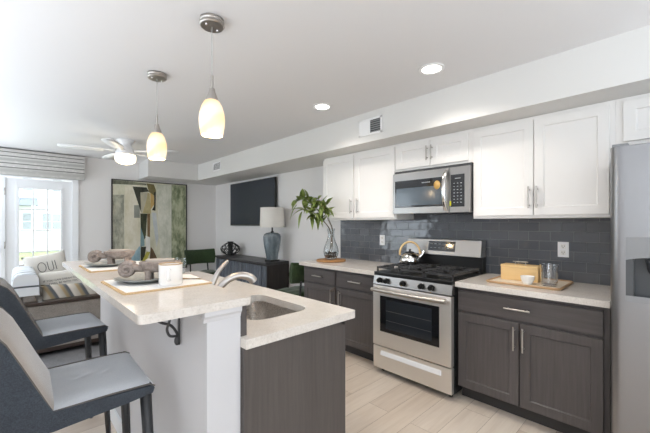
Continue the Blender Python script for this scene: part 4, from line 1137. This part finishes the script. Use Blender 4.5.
POLY = [
('mottle_grey', [(1.286, 1.847), (1.452, 1.857), (1.452, 0.643), (1.286, 0.643)]),
('top_band', [(1.284, 2.098), (1.59, 2.098), (1.807, 2.076), (1.807, 2.047), (1.284, 2.03)]),
('cream', [(1.462, 2.019), (1.706, 2.039), (1.706, 0.56), (1.462, 0.56)]),
('pale_right', [(1.968, 2.078), (2.238, 2.09), (2.238, 0.53), (2.054, 0.53)]),
('green_right', [(2.238, 2.09), (2.503, 2.098), (2.503, 0.53), (2.238, 0.53)]),
('grey_sq', [(1.606, 1.683), (1.699, 1.687), (1.699, 1.461), (1.606, 1.46)]),
('black_hat', [(1.584, 2.011), (1.807, 2.009), (1.848, 1.937), (1.712, 1.913), (1.722, 1.547)]),
('olive', [(1.807, 2.084), (1.929, 2.075), (1.964, 1.975), (1.957, 1.594), (1.925, 1.593), (1.939, 1.867), (1.848, 1.929)]),
('face_grey', [(1.706, 1.913), (1.828, 1.921), (1.807, 1.784), (1.739, 1.547), (1.719, 1.547)]),
('face_olive', [(1.828, 1.921), (1.862, 1.9), (1.883, 1.539), (1.739, 1.543), (1.807, 1.784)]),
('tan', [(1.869, 1.923), (1.932, 1.866), (1.932, 1.707), (1.876, 1.614)]),
('black_curl', [(1.932, 1.927), (1.964, 1.945), (1.957, 1.601), (1.897, 1.6), (1.939, 1.696)]),
('body_dark', [(1.706, 1.539), (1.817, 1.537), (1.794, 1.111), (1.722, 1.002)]),
('brown', [(1.817, 1.537), (1.869, 1.539), (1.862, 1.071), (1.821, 1.11)]),
('paleblue', [(1.89, 1.562), (1.968, 1.556), (2.01, 1.105), (1.975, 0.915)]),
('white', [(1.79, 1.141), (1.866, 1.109), (1.866, 0.837), (1.794, 0.886)]),
('teal', [(1.712, 1.298), (1.766, 1.112), (1.773, 0.962), (1.706, 0.943)]),
('blue', [(1.535, 0.737), (1.692, 0.958), (1.712, 0.928), (1.699, 0.699), (1.535, 0.712)]),
('dark2', [(1.712, 0.946), (1.8, 0.942), (1.766, 0.694), (1.712, 0.698)]),
('lime', [(1.807, 0.848), (1.869, 0.845), (1.794, 0.67), (1.726, 0.675)]),
('brown2', [(1.876, 0.939), (1.918, 0.88), (2.003, 0.676), (1.855, 0.687)])]
bm = B(); box(bm, px0+t, px1-t, BY-0.032, yb, pz0+t, pz1-t); mats = [art('art_ground', *PAL['ground'])]
for i, (nm, p) in enumerate(POLY):
    mats.append(art('art_'+nm, *PAL[nm], sc=11 if nm in ('mottle_grey', 'green_right') else 6))
    y = BY-0.0325-0.0002*i
    f = bm.faces.new([bm.verts.new((x, y, z)) for x, z in p]); f.material_index = i+1
obj('canvas', bm, mats, pc)

tv = thing('television', 'black flat television mounted on the right wall above the console', 'television', (3.09, 5.12, 1.33))
obj('bezel', box(B(), 3.075, 3.105, 4.385, 5.855, 1.322, 2.105, 0.004), BLACKP, tv)
obj('screen', box(B(), 3.0725, 3.0752, 4.40, 5.842, 1.345, 2.092), SCREEN, tv)
obj('wall_mount', box(B(), 3.105, WX, 4.9, 5.35, 1.5, 1.9), DKGREY, tv)
bm = B(); box(bm, 3.071, 3.0752, 5.10, 5.14, 1.329, 1.337); obj('brand_mark', bm, MIDGREY, tv)

cs = thing('console', 'long dark wood console with blue-grey fluted front along the right wall', 'sideboard', (2.91, 4.9, 0))
c0, c1, CX = 4.08, 5.70, 2.70
obj('body', box(B(), CX+0.025, WX-0.016, c0+0.03, c1-0.03, 0.0, 0.75), CONSD, cs)
obj('top', box(B(), CX, WX-0.016, c0, c1, 0.752, 0.787, 0.004), CONST, cs)
for y in (c0, c1-0.029): obj('end_panel', box(B(), CX+0.02, WX-0.016, y, y+0.029, 0.0, 0.751, 0.003), CONSD, cs)
k = 14; wd = (c1-c0-0.02)/k
for i in range(k):
    y = c0+0.01+wd*i
    bm = B(); prism(bm, [(CX+0.024, y+0.001), (CX+0.004, y+0.012), (CX-0.004, y+wd*0.5), (CX+0.004, y+wd-0.012), (CX+0.024, y+wd-0.001)], 'Z', 0.03, 0.735, 0.002)
    obj('front_panel', bm, CONSF, cs)

lx, ly, lz = 2.90, 4.21, 0.7875
lp = thing('table_lamp', 'tall smoky blue glass table lamp with white drum shade on the console', 'lamp', (lx, ly, lz))
obj('base', box(B(), lx-0.08, lx+0.08, ly-0.08, ly+0.08, lz, lz+0.028, 0.004), BLACKM, lp)
bm = B(); prof = [(0.080, 0.029), (0.086, 0.034), (0.100, 0.12), (0.124, 0.25), (0.134, 0.33), (0.134, 0.38), (0.122, 0.41), (0.085, 0.432), (0.035, 0.44), (0.0, 0.441)]
lathe(bm, prof, (lx, ly, lz), 12); ob = obj('body', bm, LAMPG, lp, 20)
bm = B(); cyl(bm, (lx, ly, lz+0.44), (lx, ly, lz+0.56), 0.012, n=12); cyl(bm, (lx, ly, lz+0.44), (lx, ly, lz+0.455), 0.024, n=16)
for a in range(3):
    cyl(bm, (lx, ly, lz+0.555), (lx+0.17*math.cos(a*2*PI/3), ly+0.17*math.sin(a*2*PI/3), lz+0.555), 0.0025, n=6)
obj('stem', bm, BLACKM, lp)
bm = B(); lathe(bm, [(0.186, 0.515), (0.176, 0.812), (0.1735, 0.812), (0.1835, 0.515), (0.186, 0.515)], (lx, ly, lz), 48)
bm2 = B(); n = 48; ra_ = []
for r, h in [(0.186, 0.515), (0.176, 0.812), (0.1735, 0.812), (0.1835, 0.515)]:
    ra_.append([bm2.verts.new((lx+r*math.cos(2*PI*i/n), ly+r*math.sin(2*PI*i/n), lz+h)) for i in range(n)])
skin(bm2, ra_, closed=True); bm.free()
obj('lamp_shade', bm2, LINEN, lp, 60)

# black openwork vase
vx, vy = 2.915, 5.55
bm = B(); NB = 12
def R_at(t): return 0.065+0.105*math.sin(PI*t)**0.9
for s in (1, -1):
    for i in range(NB):
        pts = []
        for j in range(13):
            t = j/12; a = 2*PI*i/NB + s*t*0.9; r = R_at(t); pts.append((vx+r*math.cos(a), vy+r*math.sin(a), 0.7935+0.215*t))
        tube(bm, pts, 0.0055, 6)
for t, rr in ((0.0, 0.006), (0.5, 0.005), (1.0, 0.006)):
    r = R_at(t); tube(bm, [(vx+r*math.cos(2*PI*i/32), vy+r*math.sin(2*PI*i/32), 0.7935+0.215*t) for i in range(32)], rr, 6, closed=True)
vt = thing('openwork_vase', 'round black openwork vase on the far end of the console', 'vase', (vx, vy, 0.7875))
obj('lattice', bm, BLACKP, vt, 60)
bm = B(); lathe(bm, [(0.0, 0.0), (0.052, 0.0), (0.050, 0.01), (0.040, 0.05), (0.045, 0.22), (0.058, 0.245), (0.050, 0.245), (0.034, 0.05), (0.0, 0.02)], (vx, vy, 0.7880), 28); obj('core', bm, BLACKP, vt, 50)

# green velvet chairs (built facing -Y, base at the seat's middle)
def velvet_chair():
    p = thing('velvet_chair', '', 'chair', (0, 0, 0), 'green velvet chairs by the console')
    bm = B(); n = 22; g = []
    bm = B(); box(bm, -0.25, 0.25, -0.25, 0.23, 0.375, 0.43, 0.02, 3); obj('seat_frame', bm, VELVET, p, 50)
    bm = B(); rows = []
    for i in range(n+1):
        r = []
        for j in range(n+1):
            x = -1+2*i/n; y = -1+2*j/n; e = ((1-x**6)*(1-y**6))**0.5
            h = 0.055*e - 0.010*e*(0.5+0.5*math.cos(x*PI*3))*(0.5+0.5*math.cos(y*PI*3))
            r.append(bm.verts.new((x*0.248, -0.01+y*0.238, 0.43+h)))
        rows.append(r)
    for a, b in zip(rows, rows[1:]):
        for j in range(n): f = bm.faces.new((a[j], a[j+1], b[j+1], b[j])); f.smooth = True
    obj('seat', bm, VELVET, p)
    bm = B(); NS = 12; lo = []
    prof = [(0.0, 0.60), (-0.028, 0.615), (-0.032, 0.73), (-0.022, 0.845), (0.0, 0.862), (0.022, 0.845), (0.028, 0.73), (0.024, 0.615)]
    for i in range(NS+1):
        x = -1+2*i/NS; rs_ = []
        for dy, z in prof:
            zz = z-0.0*abs(x)+(0.012*abs(x)**2 if z > 0.8 else 0)
            rs_.append(bm.verts.new((x*0.285*(1.0 if z > 0.7 else 0.93), 0.235-0.075*abs(x)**2.2+dy+(zz-0.6)*0.16, zz)))
        lo.append(rs_)
    skin(bm, lo); obj('backrest', bm, VELVET, p, 60)
    for s in (-1, 1):
        bm = B(); tube(bm, [(s*0.17, 0.215, 0.40), (s*0.165, 0.245, 0.63)], 0.013, 10); obj('back_post', bm, BLEG, p)
        for y0, y1 in ((-0.20, -0.23), (0.19, 0.23)):
            bm = B(); tube(bm, [(s*0.205, y0, 0.38), (s*0.23, y1, 0.0)], [0.019, 0.012], 10); obj('leg', bm, BLEG, p)
    return p
v0 = velvet_chair(); v0['label'] = 'dark green velvet chair below the painting at the far end of the console'
v1 = copy_tree(v0); v1['label'] = 'dark green velvet chair between the console and the base cabinets'
v0.location = (2.63, 6.0, 0); v0.rotation_euler = (0, 0, 0.0)
v1.location = (2.845, 3.50, 0); v1.rotation_euler = (0, 0, PI)

# ------------------------------------------------------------------ ceiling fittings
def pendant(x, y, label):
    p = thing('pendant_lamp', label, 'lamp', (x, y, CZ), 'amber glass pendants over the bar')
    bm = B(); lathe(bm, [(0.0, 0.0), (0.062, 0.0), (0.064, -0.012), (0.060, -0.018), (0.064, -0.030), (0.058, -0.036), (0.0, -0.038)], (x, y, CZ), 36); cn = obj('canopy', bm, NICKEL, p, 30)
    bm = B()
    for s in (-1, 1): ball(bm, (x+0.035*s, y+0.01*s, CZ-0.038), 0.006, n=8)
    obj('screw', bm, CHROME, cn)
    bm = B(); cyl(bm, (x, y, CZ-0.037), (x, y, 2.14), 0.0028, n=8); obj('cord', bm, mat('clear_cord', '#b9b8b6', 0.4), p)
    bm = B(); cyl(bm, (x, y, 2.145), (x, y, 2.075), 0.0075, n=12); lathe(bm, [(0.0, 0.078), (0.014, 0.076), (0.018, 0.056), (0.031, 0.022), (0.031, 0.012), (0.0, 0.012)], (x, y, 2.0), 24); obj('socket_cap', bm, NICKEL, p, 50)
    bm = B(); n = 36; rs = []
    prof = [(0.029, 0.186), (0.040, 0.178), (0.053, 0.153), (0.063, 0.117), (0.0665, 0.085), (0.065, 0.048), (0.058, 0.008), (0.056, 0.0), (0.053, 0.0), (0.062, 0.048), (0.0635, 0.085), (0.060, 0.117), (0.050, 0.151), (0.027, 0.178)]
    for r, h in prof: rs.append([bm.verts.new((x+r*math.cos(2*PI*i/n), y+r*math.sin(2*PI*i/n), 1.827+h)) for i in range(n)])
    skin(bm, rs, closed=True); sh = obj('lamp_shade', bm, SHADE, p, 60)
    bm = B(); ball(bm, (x, y, 1.90), 0.030, 0.030, 0.038, 14); obj('bulb', bm, BULB, sh)
    d = bpy.data.lights.new('pendant_light', 'POINT'); d.energy = 7; d.color = (1.0, 0.80, 0.55); d.shadow_soft_size = 0.03
    o = bpy.data.objects.new('pendant_light', d); COL.objects.link(o); o.parent = p; o.location = (0, 0, 1.845-CZ)
pendant(0.784, 1.695, 'nearer amber glass pendant lamp over the bar, the larger in view')
pendant(0.779, 2.581, 'farther amber glass pendant lamp over the bar, near the ceiling fan')

def downlight(x, y, label, e=38):
    p = thing('downlight', label, 'lamp', (x, y, CZ), 'recessed ceiling downlights')
    bm = B(); n = 40; rs = []
    for r, h in [(0.062, -0.001), (0.086, -0.001), (0.085, -0.006), (0.066, -0.008)]: rs.append([bm.verts.new((x+r*math.cos(2*PI*i/n), y+r*math.sin(2*PI*i/n), CZ+h)) for i in range(n)])
    skin(bm, rs, closed=True); obj('trim_ring', bm, WHITEP, p, 40)
    bm = B(); lathe(bm, [(0.0, -0.0015), (0.063, -0.0015), (0.063, -0.004), (0.0, -0.0045)], (x, y, CZ), 32); obj('lens', bm, CANL, p)
    d = bpy.data.lights.new('downlight_beam', 'SPOT'); d.energy = e; d.color = (1.0, 0.93, 0.84); d.spot_size = math.radians(146); d.spot_blend = 1.0; d.shadow_soft_size = 0.06
    o = bpy.data.objects.new('downlight_beam', d); COL.objects.link(o); o.parent = p; o.location = (0, 0, -0.03)
downlight(2.138, 1.171, 'nearer recessed ceiling downlight, in front of the right-hand white upper cabinets')
downlight(2.101, 2.246, 'farther recessed ceiling downlight, left of the larger air grille')

fx, fy = 1.105, 4.92
fn = thing('ceiling_fan', 'white hugger ceiling fan with lit glass bowl beyond the bar', 'fan', (fx, fy, CZ))
bm = B(); lathe(bm, [(0.0, 0.0), (0.100, 0.0), (0.102, -0.016), (0.082, -0.04), (0.072, -0.07), (0.080, -0.10), (0.104, -0.135), (0.115, -0.165), (0.112, -0.19), (0.0, -0.19)], (fx, fy, CZ), 40); obj('motor_housing', bm, WHITEP, fn, 50)
bm = B(); lathe(bm, [(0.0, -0.191), (0.114, -0.191), (0.121, -0.215), (0.121, -0.25), (0.108, -0.282), (0.072, -0.303), (0.0, -0.320)], (fx, fy, CZ), 40); obj('light_bowl', bm, WARMG, fn, 60)
for k in range(5):
    a = math.radians(26+72*k); ca, sa = math.cos(a), math.sin(a); z = CZ-0.15
    bm = B(); tl = 0.10
    prs = [(0.24, 0.052), (0.30, 0.062), (0.52, 0.068), (0.66, 0.062), (0.695, 0.035)]
    up_, dn_ = [], []
    def V(r, w_, dz): return (fx+ca*r-sa*w_, fy+sa*r+ca*w_, z+w_*tl+dz)
    A_ = [[bm.verts.new(V(r, s*w_, dz)) for dz in (0.004, -0.004) for s in (1, -1)] for r, w_ in prs]
    rr = [[q[0], q[1], q[3], q[2]] for q in A_]
    skin(bm, rr)
    bl = obj('blade', bm, WHITEP, fn)
    bm = B(); box_pts = [Vector(V(0.12, 0, 0.006)), Vector(V(0.20, 0, 0.008)), Vector(V(0.29, 0, 0.006))]
    tube(bm, box_pts, [0.014, 0.010, 0.012], 8, flat=1.8); obj('blade_arm', bm, WHITEP, bl)
d = bpy.data.lights.new('fan_light', 'POINT'); d.energy = 4; d.color = (1.0, 0.86, 0.66); d.shadow_soft_size = 0.1
o = bpy.data.objects.new('fan_light', d); COL.objects.link(o); o.parent = fn; o.location = (0, 0, -0.40)
